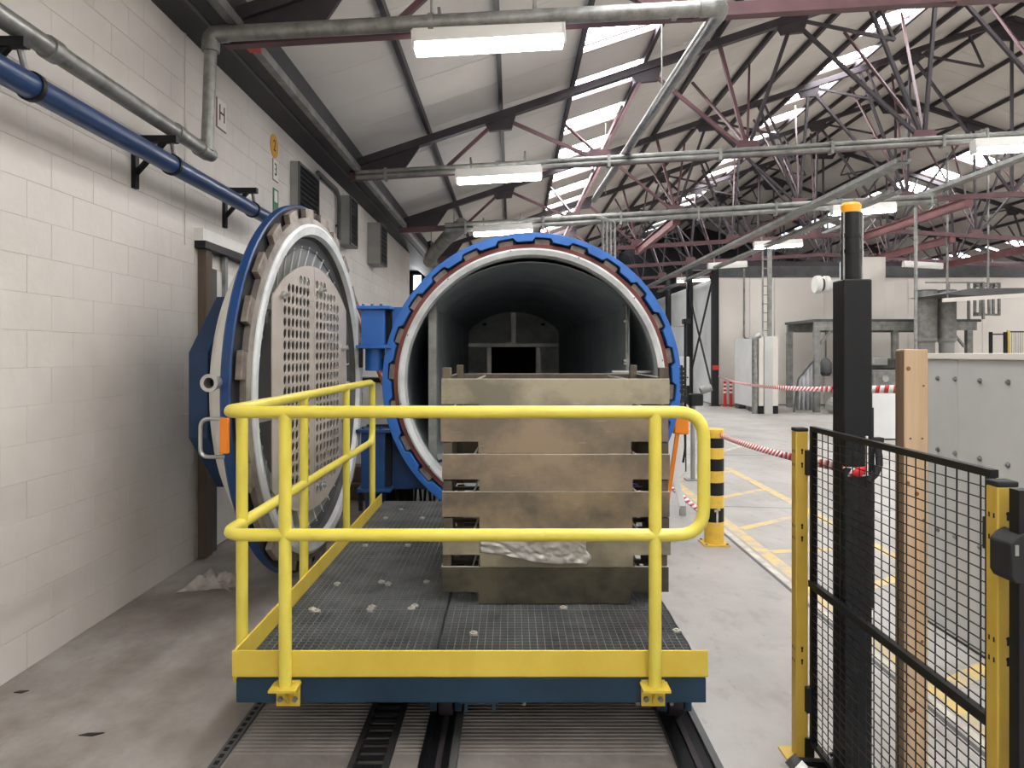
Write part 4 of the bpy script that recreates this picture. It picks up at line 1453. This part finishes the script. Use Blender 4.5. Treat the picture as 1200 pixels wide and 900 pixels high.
ta = P(797, 480, 11.0)
tape(sagline(ta, (1.235, 2.71, 1.225), .10) + [(1.233, 2.695, 1.21), (1.29, 2.695, 1.212), (1.343, 2.695, 1.218), (1.346, 2.76, 1.22)], .036, .048, 'barrier_tape', 'red and white barrier tape tied around the black sensor pillar')
tb = P(1066, 456, 4.5)
tc = P(842, 441, 22.9)
tape(sagline(tc, tb, .12), .055, .11, 'barrier_tape', 'red and white barrier tape strung from the braced column to the crate')
tape(sagline(F(786, 570) + Vector((0, 0, .01)), F(822, 602) + Vector((0, 0, .01)), 0), .05, .09, 'barrier_tape', 'short red and white tape lying on the floor near the bollard', tilt=1.5)

# ------------------------------------------------------------------ around the vessel
t = thing('pendant_control', (1.55, 6.95, 0), 'orange pendant control on a leaning orange stand right of the vessel', 'control pendant')
c0 = P(795, 500, 6.95)
MB().box(c0.x - .05, c0.x + .09, 6.9, 7.0, c0.z - .07, c0.z + .09).build('control_box', 'orange', t, bevel=.015)
MB().bar(c0, (c0.x - .14, 6.95, 0), .035, .035).build('stand', 'orange', t)
MB().tube(fillet([c0 + Vector((.06, 0, .02)), c0 + Vector((.06, -.03, -.2)), c0 + Vector((.04, -.02, -.34))], .05), .011, 8).build('cable', 'black_rubber', t)
MB().box(c0.x + .09, c0.x + .24, 6.93, 6.97, c0.z + .05, c0.z + .065).build('arm', 'orange', t)
t = thing('white_guard', (1.55, 7.4, 0), 'tapered white sheet guard standing right of the vessel ring', 'guard')
g0 = 7.4
k = lambda px, py: ((px - 600) * g0 / 850, EYE - (py - 415) * g0 / 850)
MB().prism([k(781, 505), k(803, 500), k(803, 552), k(796, 560), k(787, 560)][::-1], 'y', g0, g0 + .04).build('sheet', 'white_panel', t)
MB().prism([k(787, 556), k(795, 556), k(804, 594), k(797, 597)][::-1], 'y', g0 + .005, g0 + .035).build('leg', 'white_panel', t)
MB().box(k(797, 597)[0], k(804, 597)[0], g0, g0 + .04, 0, k(797, 593)[1]).build('foot', 'grey_paint', t)
t = thing('valve_cluster', P(812, 470, 9.5) * Vector((1, 1, 0)) if False else Vector((2.35, 9.5, 0)), 'tangle of black hoses and a valve on a stand right of the vessel', 'valve')
v0 = P(812, 470, 9.5)
MB().cyl((v0.x, 9.5, 0), (v0.x, 9.5, v0.z), .03, 10).build('stand', 'grey_paint', t)
MB().box(v0.x - .1, v0.x + .1, 9.42, 9.58, 0, .02).build('foot', 'grey_paint', t)
MB().box(v0.x - .05, v0.x + .12, 9.42, 9.58, v0.z - .06, v0.z + .10).build('body', 'black_paint', t, bevel=.02)
MB().cyl((v0.x + .1, 9.5, v0.z + .13), (v0.x + .24, 9.5, v0.z + .18), .05, 12).build('wheel', 'galv_dull', t)
for q in range(4):
    rr = .11 + .02 * q
    MB().tube([(v0.x - .14 + rr * math.cos(a * PI / 8), 9.48 + .03 * q, v0.z - .12 + rr * 1.1 * math.sin(a * PI / 8)) for a in range(0, 14)], .014, 8).build('hose', 'black_rubber', t)
t = thing('wall_camera', Vector((2.42, 10.2, 0)), 'slim dark pole with a small black camera head right of the vessel', 'camera')
v0 = P(803, 378, 10.2)
MB().cyl((v0.x, 10.2, 0), (v0.x, 10.2, v0.z), .018, 8).build('pole', 'black_paint', t)
MB().box(v0.x - .04, v0.x + .05, 10.1, 10.25, v0.z - .02, v0.z + .05).build('head', 'black_paint', t, bevel=.01)
MB().cyl((v0.x - .02, 10.2, v0.z - .05), (v0.x - .26, 10.25, v0.z - .06), .007, 6).build('side_arm', 'galv_dull', t)
t = thing('control_cabinet', Vector((2.35, 10.6, 0)), 'slim pale grey control cabinet on a leg right of the vessel', 'cabinet')
a_, b_ = P(794, 418, 10.6), P(808, 452, 10.6)
MB().box(a_.x, b_.x, 10.6, 10.8, b_.z, a_.z).build('body', 'grey_sheet', t, bevel=.01)
MB().box(a_.x + .05, a_.x + .1, 10.65, 10.75, 0, b_.z).build('leg', 'grey_dark', t)
MB().cyl((b_.x - .03, 10.59, b_.z + .12), (b_.x - .03, 10.6, b_.z + .12), .012, 10).build('lock', 'black_paint', t)

# hydraulic unit left of the vessel
t = thing('hydraulic_unit', (-1.0, 6.95, 0), 'dark hydraulic unit with hoses beneath the vessel left edge', 'hydraulic unit')
MB().box(-1.25, -.85, 6.8, 7.15, 0, .12).build('base', 'void_dark', t)
MB().cyl((-1.02, 6.95, .12), (-1.02, 6.95, .62), .075, 18).build('cylinder', 'black_paint', t)
MB().cyl((-1.02, 6.95, .62), (-1.02, 6.95, .68), .055, 14).build('cylinder_cap', 'grey_dark', t)
MB().cyl((-1.17, 6.95, .12), (-1.17, 6.95, .5), .05, 14).build('cylinder', 'black_rubber', t)
MB().box(-1.22, -1.1, 6.86, 6.9, .40, .46).build('label_plate', 'white_panel', t)
for q in range(6):
    x = -1.2 + .09 * q
    MB().tube(fillet([(x, 6.9, .10), (x + .03, 6.86, .55 + .04 * (q % 3)), (x + .12, 6.88, .70 - .05 * (q % 2)), (x + .16, 6.95, .12)], .15), .013, 8).build('hose', 'black_rubber', t)
MB().box(-.98, -.94, 6.84, 6.88, .62, .74).build('valve_block', 'orange', t)

# timber on the floor behind the vessel door
for q, lab in enumerate(('old grey timber beam on the floor behind the vessel door', 'second old timber beam resting on the lower one behind the door')):
    mb = MB().box(-2.2, -1.25, 8.2 + .1 * q, 8.45 + .1 * q, .0 + .18 * q, .18 + .18 * q)
    solo(mb, 'timber_beam', 'old_wood', lab, 'timber beam', 'old timber beams', bevel=.008)
# ladder leaning on the wall
t = thing('step_ladder', (-1.5, 9.2, 0), 'brown ladder leaning on the block wall behind the vessel door', 'ladder')
for yy in (9.0, 9.4):
    MB().bar((-2.46, yy, 3.42), (-1.08, yy, 0), .03, .09, (0, 1, 0)).build('stile', 'ladder_brown', t)
for q in range(1, 12):
    f = q / 12
    MB().bar((-2.46 + 1.38 * f, 9.0, 3.42 * (1 - f)), (-2.46 + 1.38 * f, 9.4, 3.42 * (1 - f)), .03, .03).build('rung', 'ladder_brown', t)
f = .60
MB().bar((-2.46 + 1.38 * f, 8.982, 3.42 * (1 - f)), (-2.46 + 1.38 * (f + .07), 8.982, 3.42 * (1 - f - .07)), .004, .085, (0, 1, 0)).build('warning_label', 'sign_yellow', t)
t = thing('work_bench', (-1.9, 8.9, 0), 'white cabinet bench with a black top behind the vessel hinge', 'bench')
MB().box(-2.35, -1.5, 9.7, 10.2, 1.27, 1.33).build('top', 'black_paint', t, bevel=.005)
MB().box(-2.32, -1.53, 9.73, 10.17, .1, 1.27).build('body', 'white_panel', t)
MB().box(-2.3, -1.55, 9.75, 10.15, 0, .1).build('plinth', 'black_paint', t)
MB().box(-2.1, -1.6, 9.72, 9.73, .95, 1.15).build('drawer', 'white_paint', t)

# crumpled sheet on the floor by the wall
rg = MB()
n = 18
c0 = F(252, 686)
vs = []
for i in range(n + 1):
    for j in range(n + 1):
        u, v = i / n - .5, j / n - .5
        h = (max(0, .5 - math.hypot(u, v)) ** .5 * .10 + .13 * abs(noise.noise(Vector((u * 5, v * 5, 2.2))))) * max(0, 1 - 2 * max(abs(u), abs(v))) ** .4
        vs.append((c0.x + u * .34 * (1 + .4 * noise.noise(Vector((u * 3, v * 3, 5)))), c0.y + v * .26 * (1 + .4 * noise.noise(Vector((u * 3, v * 3, 9)))), .003 + max(0, h)))
rg.add(vs, [(i * (n + 1) + j, (i + 1) * (n + 1) + j, (i + 1) * (n + 1) + j + 1, i * (n + 1) + j + 1) for i in range(n) for j in range(n)])
solo(rg, 'crumpled_cloth', 'cloth', 'crumpled pale cloth on the floor by the wall under the vessel door', 'cloth').modifiers.new('s', 'SOLIDIFY').thickness = .002
for (px, py, w_, lab) in ((107, 861, .05, 'small dark scrap on the floor nearest the camera'), (25, 811, .03, 'tiny dark scrap on the floor at the foot of the wall')):
    c0 = F(px, py)
    solo(MB().prism([(c0.x - w_, c0.y - .01), (c0.x + w_ * .3, c0.y - .015), (c0.x + w_, c0.y + .012), (c0.x - w_ * .4, c0.y + .01)], 'z', .0005, .004), 'floor_scrap', 'ink_black', lab, 'scrap', 'dark scraps on the floor')

# conduit bundle behind the vessel
t = thing('conduit_bundle', (1.85, 13.9, 0), 'bundle of vertical galvanised conduits dropping behind the vessel', 'conduit')
for q in range(4):
    x = 1.74 + q * .075
    MB().tube(fillet([(x - .2, 13.88, 4.2 + .03 * (3 - q)), (x, 13.88, 4.2 + .03 * (3 - q)), (x, 13.88, 0)], .12), .026, 8).build('conduit', 'galvanised', t)
for z in (1.0, 2.4, 3.4, 4.0):
    MB().box(1.70, 2.0, 13.9, 13.92, z, z + .04).build('clamp_bar', 'galv_dull', t)
t = thing('lagged_duct', (-1.5, 15.5, 3.8), 'grey lagged duct slanting under the gutter beyond the wall vents', 'duct')
MB().tube([(-1.93, 17.0, 3.82), (-1.8, 16.4, 3.9), (-1.4, 15.4, 4.1), (-1.0, 14.6, 4.25)], .15, 14).build('duct', 'galv_dull', t)
for (x, y, z) in ((-1.86, 16.7, 3.95), (-1.2, 15.0, 4.25)):
    MB().box(x - .01, x + .01, y - .01, y + .01, z, zr(x) + .2).build('hanger', 'galv_dull', t)

# ================================================================== FAR HALL
PX, PY = 6.62, 23.4              # corner of the white partition room
PT = 4.12
pw = struct(MB().box(PX + .06, 21.6, PY + .06, PY + .2, 0, PT).build('wall_partition', 'joint_dark'))
ORG[pw.name] = Vector((0, 0, 0))
x = PX + .06
wdt = [1.0, .8, 1.6, 1.2, 1.5, 2.4, 2.4, 2.4, 2.4]
for w_ in wdt:
    if x + w_ > 21.6:
        w_ = 21.59 - x
    MB().box(x, x + w_ - .012, PY, PY + .055, 0.03, PT).build('wall_panel', 'cream_panel', pw, bevel=.004)
    x += w_
ps = struct(MB().box(PX, PX + .12, PY + .2, Y1, 0, PT).build('wall_partition_side', 'joint_dark'))
ORG[ps.name] = Vector((0, 0, 0))
y = PY
while y < 37:
    MB().box(PX - .05, PX, y, y + 1.18, 0.03, PT).build('wall_panel', 'white_panel', ps, bevel=.004)
    y += 1.2
MB().box(PX - .06, 21.6, PY - .02, PY + .1, PT, PT + .07).build('top_rail', 'grey_dark', pw)
# dark lintel beams above the partition
struct(MB().box(PX, 21.6, PY + .4, PY + .7, PT + .1, PT + .42).build('beam', 'grey_dark'))
struct(MB().box(PX, 21.6, PY + 3, PY + 3.3, PT + .6, PT + .9).build('roof_beam', 'steel_dark'))
# columns
cols = []
for (y, lab) in ((23.1, 'dark steel column at the corner of the white partition, nearest'), (26.4, 'dark steel column left of the cross braced bay'), (30.0, 'dark steel column farthest along the white partition')):
    t = thing('steel_column', (PX - .15, y, 0), lab, 'column', 'dark partition columns')
    x = PX - .16
    MB().box(x - .1, x + .1, y - .01, y + .01, .02, 4.7).box(x - .1, x - .085, y - .09, y + .09, .02, 4.7).box(x + .085, x + .1, y - .09, y + .09, .02, 4.7).build('shaft', 'partition_dark', t)
    MB().box(x - .15, x + .15, y - .13, y + .13, 0, .02).build('base_plate', 'partition_dark', t)
    if y < 24:
        MB().box(x - .102, x + .102, y - .092, y - .09, 1.15, 1.3).build('red_band', 'red_paint', t)
t = thing('cross_bracing', (PX - .2, 24.7, 0), 'dark crossed bracing rods in front of the white partition', 'bracing')
MB().cyl((PX - .2, 23.15, .4), (PX - .2, 26.35, 3.9), .035, 8).build('rod', 'partition_dark', t)
MB().cyl((PX - .25, 23.15, 3.9), (PX - .25, 26.35, .4), .035, 8).build('rod', 'partition_dark', t)
# flexible red posts
for (px, lab) in ((849.5, 'left one of two red and white flexible delineator posts'), (856.5, 'right one of two red and white flexible delineator posts')):
    D = 22.9
    x = (px - 600) * D / 850
    t = thing('delineator_post', (x, D, 0), lab, 'delineator', 'red delineator posts')
    MB().lathe([(.08, 0), (.08, .03), (.05, .05), (.045, .42)], 14, 'z', (x, D, 0)).build('body', 'red_paint', t)
    for q in range(3):
        MB().lathe([(.045, .42 + .12 * q), (.045, .48 + .12 * q)], 14, 'z', (x, D, 0)).build('white_band', 'tape_white', t)
        MB().lathe([(.045, .48 + .12 * q), (.045, .54 + .12 * q)] + ([(.0001, .56 + .12 * q)] if q == 2 else []), 14, 'z', (x, D, 0)).build('red_band', 'red_paint', t)
# white unit with galvanised duct and ladder
D = 20.0
X = lambda px: (px - 600) * D / 850
Z = lambda py: EYE - (py - 415) * D / 850
t = thing('white_unit', (X(872), D, 0), 'white panelled plant unit on dark feet beside the partition', 'plant unit')
MB().box(6.87, 7.5, D + .6, D + 2.4, .14, 2.1).build('body', 'white_panel', t, bevel=.01)
for yy in (.7, 2.0):
    MB().box(6.88, 7.1, D + yy, D + yy + .35, 0, .14).build('foot', 'grey_dark', t)
t = thing('galvanised_duct', (X(886), D, 0), 'galvanised duct rising and bending beside the white plant unit', 'duct')
MB().tube(fillet([(X(886), D + .1, 0), (X(886), D + .1, Z(396)), (X(892), D + .1, Z(393))], .1), .08, 14).build('duct', 'galvanised', t)
t = thing('duct_column', (X(902), D, 0), 'squat grey panelled column with dark feet under the vertical ladder', 'column')
for (a, b, m_) in ((890, 896, 'cream_panel'), (896, 906, 'grey_sheet'), (906, 913, 'cream_panel')):
    MB().box(X(a), X(b) - .01, D + .05 * (m_ == 'cream_panel'), D + .4, .0 if m_ == 'grey_sheet' else .22, Z(394)).build('panel', m_, t)
for (a, b) in ((889, 896), (906, 913)):
    MB().box(X(a), X(b) - .01, D + .04, D + .4, 0, .22).build('foot', 'black_paint', t)
t = thing('wall_ladder', (X(901), D + .3, Z(394)), 'grey vertical fixed ladder above the squat panelled column', 'ladder')
for px in (898.5, 905):
    MB().box(X(px) - .02, X(px) + .02, D + .3, D + .34, Z(394), Z(290)).build('stile', 'galv_dull', t)
for q in range(9):
    z = Z(394) + .25 * (q + .6)
    MB().box(X(898.5), X(905), D + .31, D + .33, z, z + .025).build('rung', 'galv_dull', t)
MB().box(X(906) - .005, X(909), D + .28, D + .36, Z(394), Z(290)).build('cable_cover', 'galv_dull', t)
solo(MB().tube(fillet([(X(917), 23.3, 4.4), (X(917), 23.3, 2.15), (X(950), 23.3, 2.15)], .1), .03, 8), 'conduit', 'galv_dull', 'thin grey conduit dropping down the cream partition then running right', 'conduit')

# mezzanine platform with silos
D = 20.5
X = lambda px: (px - 600) * D / 850
Z = lambda py: EYE - (py - 415) * D / 850
t = thing('steel_mezzanine', (X(1050), D, 0), 'grey steel equipment platform on legs behind the black pillar', 'platform')
MB().box(X(955), X(1145), D, D + .12, Z(387), Z(377)).build('beam', 'galv_dull', t)
MB().box(X(955), X(1145), D + 2, D + 2.12, Z(387), Z(377)).build('beam', 'galv_dull', t)
MB().box(X(954), X(1150), D, D + 2.2, Z(377), Z(374)).build('deck', 'grey_dark', t)
for px in (958, 1050, 1137):
    for dy in (0, 2):
        MB().box(X(px) - .08, X(px) + .08, D + dy, D + dy + .14, 0, Z(387)).build('leg', 'galv_dull', t)
MB().bar((X(962), D + .05, Z(404)), (X(974), D + .05, Z(387)), .06, .06).build('knee_brace', 'galv_dull', t)
MB().bar((X(1131), D + .05, Z(406)), (X(1116), D + .05, Z(387)), .06, .06).build('knee_brace', 'galv_dull', t)
for px in (1112, 1136, 1153):
    MB().box(X(px) - .03, X(px) + .03, D, D + .06, Z(374), Z(330)).build('rail_post', 'galv_dull', t)
for py in (331, 350):
    MB().box(X(1085), X(1153), D + .01, D + .05, Z(py) - .02, Z(py) + .02).build('rail', 'galv_dull', t)
c = thing('mezzanine_box', (X(1028), D + .4, Z(374)), 'tall pale cladding box standing on the steel platform', 'equipment box')
MB().box(X(1010), X(1016), D + .4, D + 1.4, Z(374), Z(300)).build('side_panel', 'white_panel', c)
MB().box(X(1016.2), X(1046), D + .38, D + 1.4, Z(374), Z(299)).build('front_panel', 'cream_panel', c, bevel=.01)
MB().box(X(1012), X(1020), D + .4, D + .5, Z(299), Z(297)).build('lug', 'grey_paint', c)
c = thing('pale_duct_box', (X(1065), D + 1, Z(374)), 'pale upright box behind the silos on the platform', 'equipment box')
MB().box(X(1048), X(1083), D + 1.6, D + 2.1, Z(374), Z(324)).build('body', 'cream_panel', c, bevel=.01)
MB().box(X(1050), X(1062), D + 1.5, D + 1.6, Z(358), Z(351)).build('bracket', 'grey_dark', c)
for (a, b, lab) in ((1064, 1086, 'left one of the twin grey cylindrical silos beside the platform'), (1088, 1108, 'right one of the twin grey cylindrical silos beside the platform')):
    xc, r = (X(a) + X(b)) / 2, (X(b) - X(a)) / 2
    c = thing('silo', (xc, D - .45, 0), lab, 'silo', 'twin grey silos')
    MB().lathe([(.0001, Z(343)), (r, Z(343)), (r, Z(397))], 28, 'z', (xc, D - .45, 0)).build('shell', 'galv_dull', c)
    MB().lathe([(r, Z(397)), (r + .012, Z(397)), (r + .012, Z(400)), (r, Z(400)), (r * .8, Z(402)), (r * .75, .5), (r * .3, .3)], 28, 'z', (xc, D - .45, 0)).build('hopper', 'grey_paint', c)
    MB().lathe([(r + .01, Z(343) + .03), (r + .01, Z(343)), (r, Z(343))], 28, 'z', (xc, D - .45, 0)).build('top_rim', 'grey_dark', c)
    MB().cyl((xc, D - .45, 0), (xc, D - .45, .5), r * .5, 12).build('outlet', 'grey_dark', c)
# white walkway on the right
c = thing('roof_walkway', (X(1150), D - 2, Z(345)), 'white edged walkway deck hung at the far right above the platform', 'walkway')
wy = D - 2
xx = lambda px: (px - 600) * wy / 850
zz = lambda py: EYE - (py - 415) * wy / 850
MB().prism([(xx(1104), zz(344.5)), (xx(1138), zz(338)), (xx(1230), zz(337)), (xx(1230), zz(342)), (xx(1150), zz(346.5))][::-1], 'y', wy, wy + 1.6).build('deck', 'grey_dark', c)
MB().bar((xx(1104), wy - .02, zz(352)), (xx(1230), wy - .02, zz(344)), .06, .1).build('edge_beam', 'cream_panel', c)
for px in (1112, 1160, 1205):
    MB().box(xx(px) - .02, xx(px) + .02, wy + .05, wy + .09, zz(350), 6.8).build('hanger', 'galv_dull', c)
c = thing('access_cage', (X(1165), D, Z(366)), 'small open grey access cage beyond the walkway', 'cage')
for px in (1151, 1158, 1168, 1173, 1180):
    MB().box(X(px) - .03, X(px) + .03, D + .3, D + .36, Z(368), Z(331)).build('bar', 'galv_dull', c)
for py in (331, 334, 368):
    MB().box(X(1150), X(1181), D + .3, D + .36, Z(py) - .03, Z(py) + .03).build('rail', 'galv_dull', c)
MB().box(X(1148), X(1156), D + .05, D + .3, Z(370), Z(366)).build('bracket', 'galv_dull', c)
# horn / motor behind the pillar
c = thing('vent_motor', (X(975), D, Z(331)), 'round white extractor motor left of the black pillar', 'motor')
MB().lathe([(.0001, X(965)), (.24, X(965)), (.26, X(968)), (.26, X(971)), (.18, X(972)), (.18, X(975)), (.25, X(976)), (.25, X(981)), (.0001, X(984))], 20, 'x', (0, D + .6, Z(331))).build('body', 'white_paint', c)
MB().box(X(981), X(1011), D + .5, D + .7, Z(336), Z(326)).build('arm', 'white_panel', c)
MB().lathe([(.182, X(972)), (.182, X(975))], 20, 'x', (0, D + .6, Z(331))).build('neck', 'grey_dark', c)
# steel pole
solo(MB().cyl((8.35, 15.0, 0), (8.35, 15.0, zb(8.35)), .035, 10), 'support_pole', 'galvanised', 'thin galvanised pole from floor to roof in front of the silos', 'pole')
# stainless machine, flexible hose, filter, plastic sheet
c = thing('steel_machine', (X(1030), D - .6, 0), 'low grey stainless machine with round fittings behind the crate', 'machine')
MB().box(X(1012), X(1056), D - .6, D + .6, 0, Z(433)).build('body', 'galv_dull', c, bevel=.03)
MB().box(X(1012), X(1056), D - .3, D + .5, Z(433), Z(420)).build('hood', 'grey_dark', c, bevel=.05)
MB().cyl((X(1024), D - .65, Z(443)), (X(1024), D - .6, Z(443)), .09, 14).build('fitting', 'silver', c)
MB().cyl((X(1044), D - .65, Z(440)), (X(1044), D - .6, Z(440)), .09, 14).build('fitting', 'silver', c)
MB().box(X(1013), X(1030), D - .5, D - .2, Z(428), Z(419)).build('cover', 'grey_paint', c, bevel=.03)
c = thing('flexible_hose', (X(970), D - .5, 0), 'fat grey ribbed flexible hose sloping down to the floor behind the pillar', 'hose')
pts = [Vector((X(985), D - .5, Z(428))), Vector((X(981), D - .5, Z(450))), Vector((X(972), D - .5, Z(466))), Vector((X(962), D - .5, .17)), Vector((X(985), D - .4, .15))]
pts = fillet(pts, .4, n=8)
MB().tube(pts, [.15 + (.012 if i % 2 else 0) for i in range(len(pts))], 14).build('hose', 'grey_paint', c)
solo(MB().lathe([(.0001, Z(441)), (.1, Z(441)), (.17, Z(437)), (.17, Z(426)), (.1, Z(421)), (.02, Z(419)), (.02, Z(386))], 18, 'z', (X(973), D + .3, 0)), 'hanging_filter', 'grey_dark', 'dark cylindrical filter hanging under the steel platform', 'filter')
c = thing('plastic_screen', (X(945), D, 0), 'hanging translucent plastic screen on a bent rail beneath the platform', 'screen')
nn = 16
vs = []
for i in range(nn + 1):
    x = X(936) + (X(957) - X(936)) * i / nn
    zt = Z(445 - 25 * i / nn)
    for z in (.05, zt):
        vs.append((x, D + .2 + .05 * math.sin(i * 1.6), z))
MB().add(vs, [(2 * i, 2 * i + 2, 2 * i + 3, 2 * i + 1) for i in range(nn)]).build('sheet', 'plastic_sheet', c).modifiers.new('s', 'SOLIDIFY').thickness = .006
MB().tube(fillet([(X(932), D + .1, 0), (X(937), D + .1, Z(444)), (X(957), D + .1, Z(420))], .1), .03, 8).build('rail', 'grey_dark', c)
# low white cabinet and dark panel before it
D2 = 13.9
c = thing('low_cabinet', ((1037 - 600) * D2 / 850, D2, 0), 'low white cabinet between the black pillar and the timber post', 'cabinet')
MB().box(422 * D2 / 850, 500 * D2 / 850, D2, D2 + .8, .03, .95).build('body', 'white_panel', c, bevel=.01)
MB().box(424 * D2 / 850, 498 * D2 / 850, D2 + .02, D2 + .78, 0, .03).build('plinth', 'grey_dark', c)
MB().box(421 * D2 / 850, 501 * D2 / 850, D2 - .02, D2 + .82, .95, .975).build('top', 'white_paint', c)
solo(MB().box(411 * D2 / 850, 421 * D2 / 850, D2 - .05, D2 + .4, 0, .98), 'dark_cabinet', 'black_paint', 'narrow black cabinet beside the low white cabinet', 'cabinet', bevel=.01)
# far guard fence at the right edge
c = thing('far_guard_fence', (X(1185), D - 3, 0), 'small black and yellow guard fence far off at the right edge', 'fence')
fy = D - 3.2
fx = lambda px: (px - 600) * fy / 850
fz = lambda py: EYE - (py - 415) * fy / 850
for px in (1162, 1179):
    MB().box(fx(px) - .03, fx(px) + .03, fy, fy + .06, 0, fz(389)).build('post', 'black_paint', c)
MB().box(fx(1181), fx(1183.5), fy - .01, fy + .05, 0, fz(387)).build('yellow_post', 'yellow_post', c)
MB().box(fx(1162), fx(1179), fy + .01, fy + .05, fz(391) - .03, fz(391)).build('top_rail', 'black_paint', c)
MB().box(fx(1184), fx(1240), fy + .01, fy + .05, fz(388) - .03, fz(388)).build('top_rail', 'black_paint', c)
wm = MB()
for i in range(28):
    x = fx(1184) + i * .05
    wm.box(x, x + .004, fy + .02, fy + .03, .1, fz(388))
wm.build('wire_mesh', 'black_paint', c, kind='stuff')

bpy.context.view_layer.update()
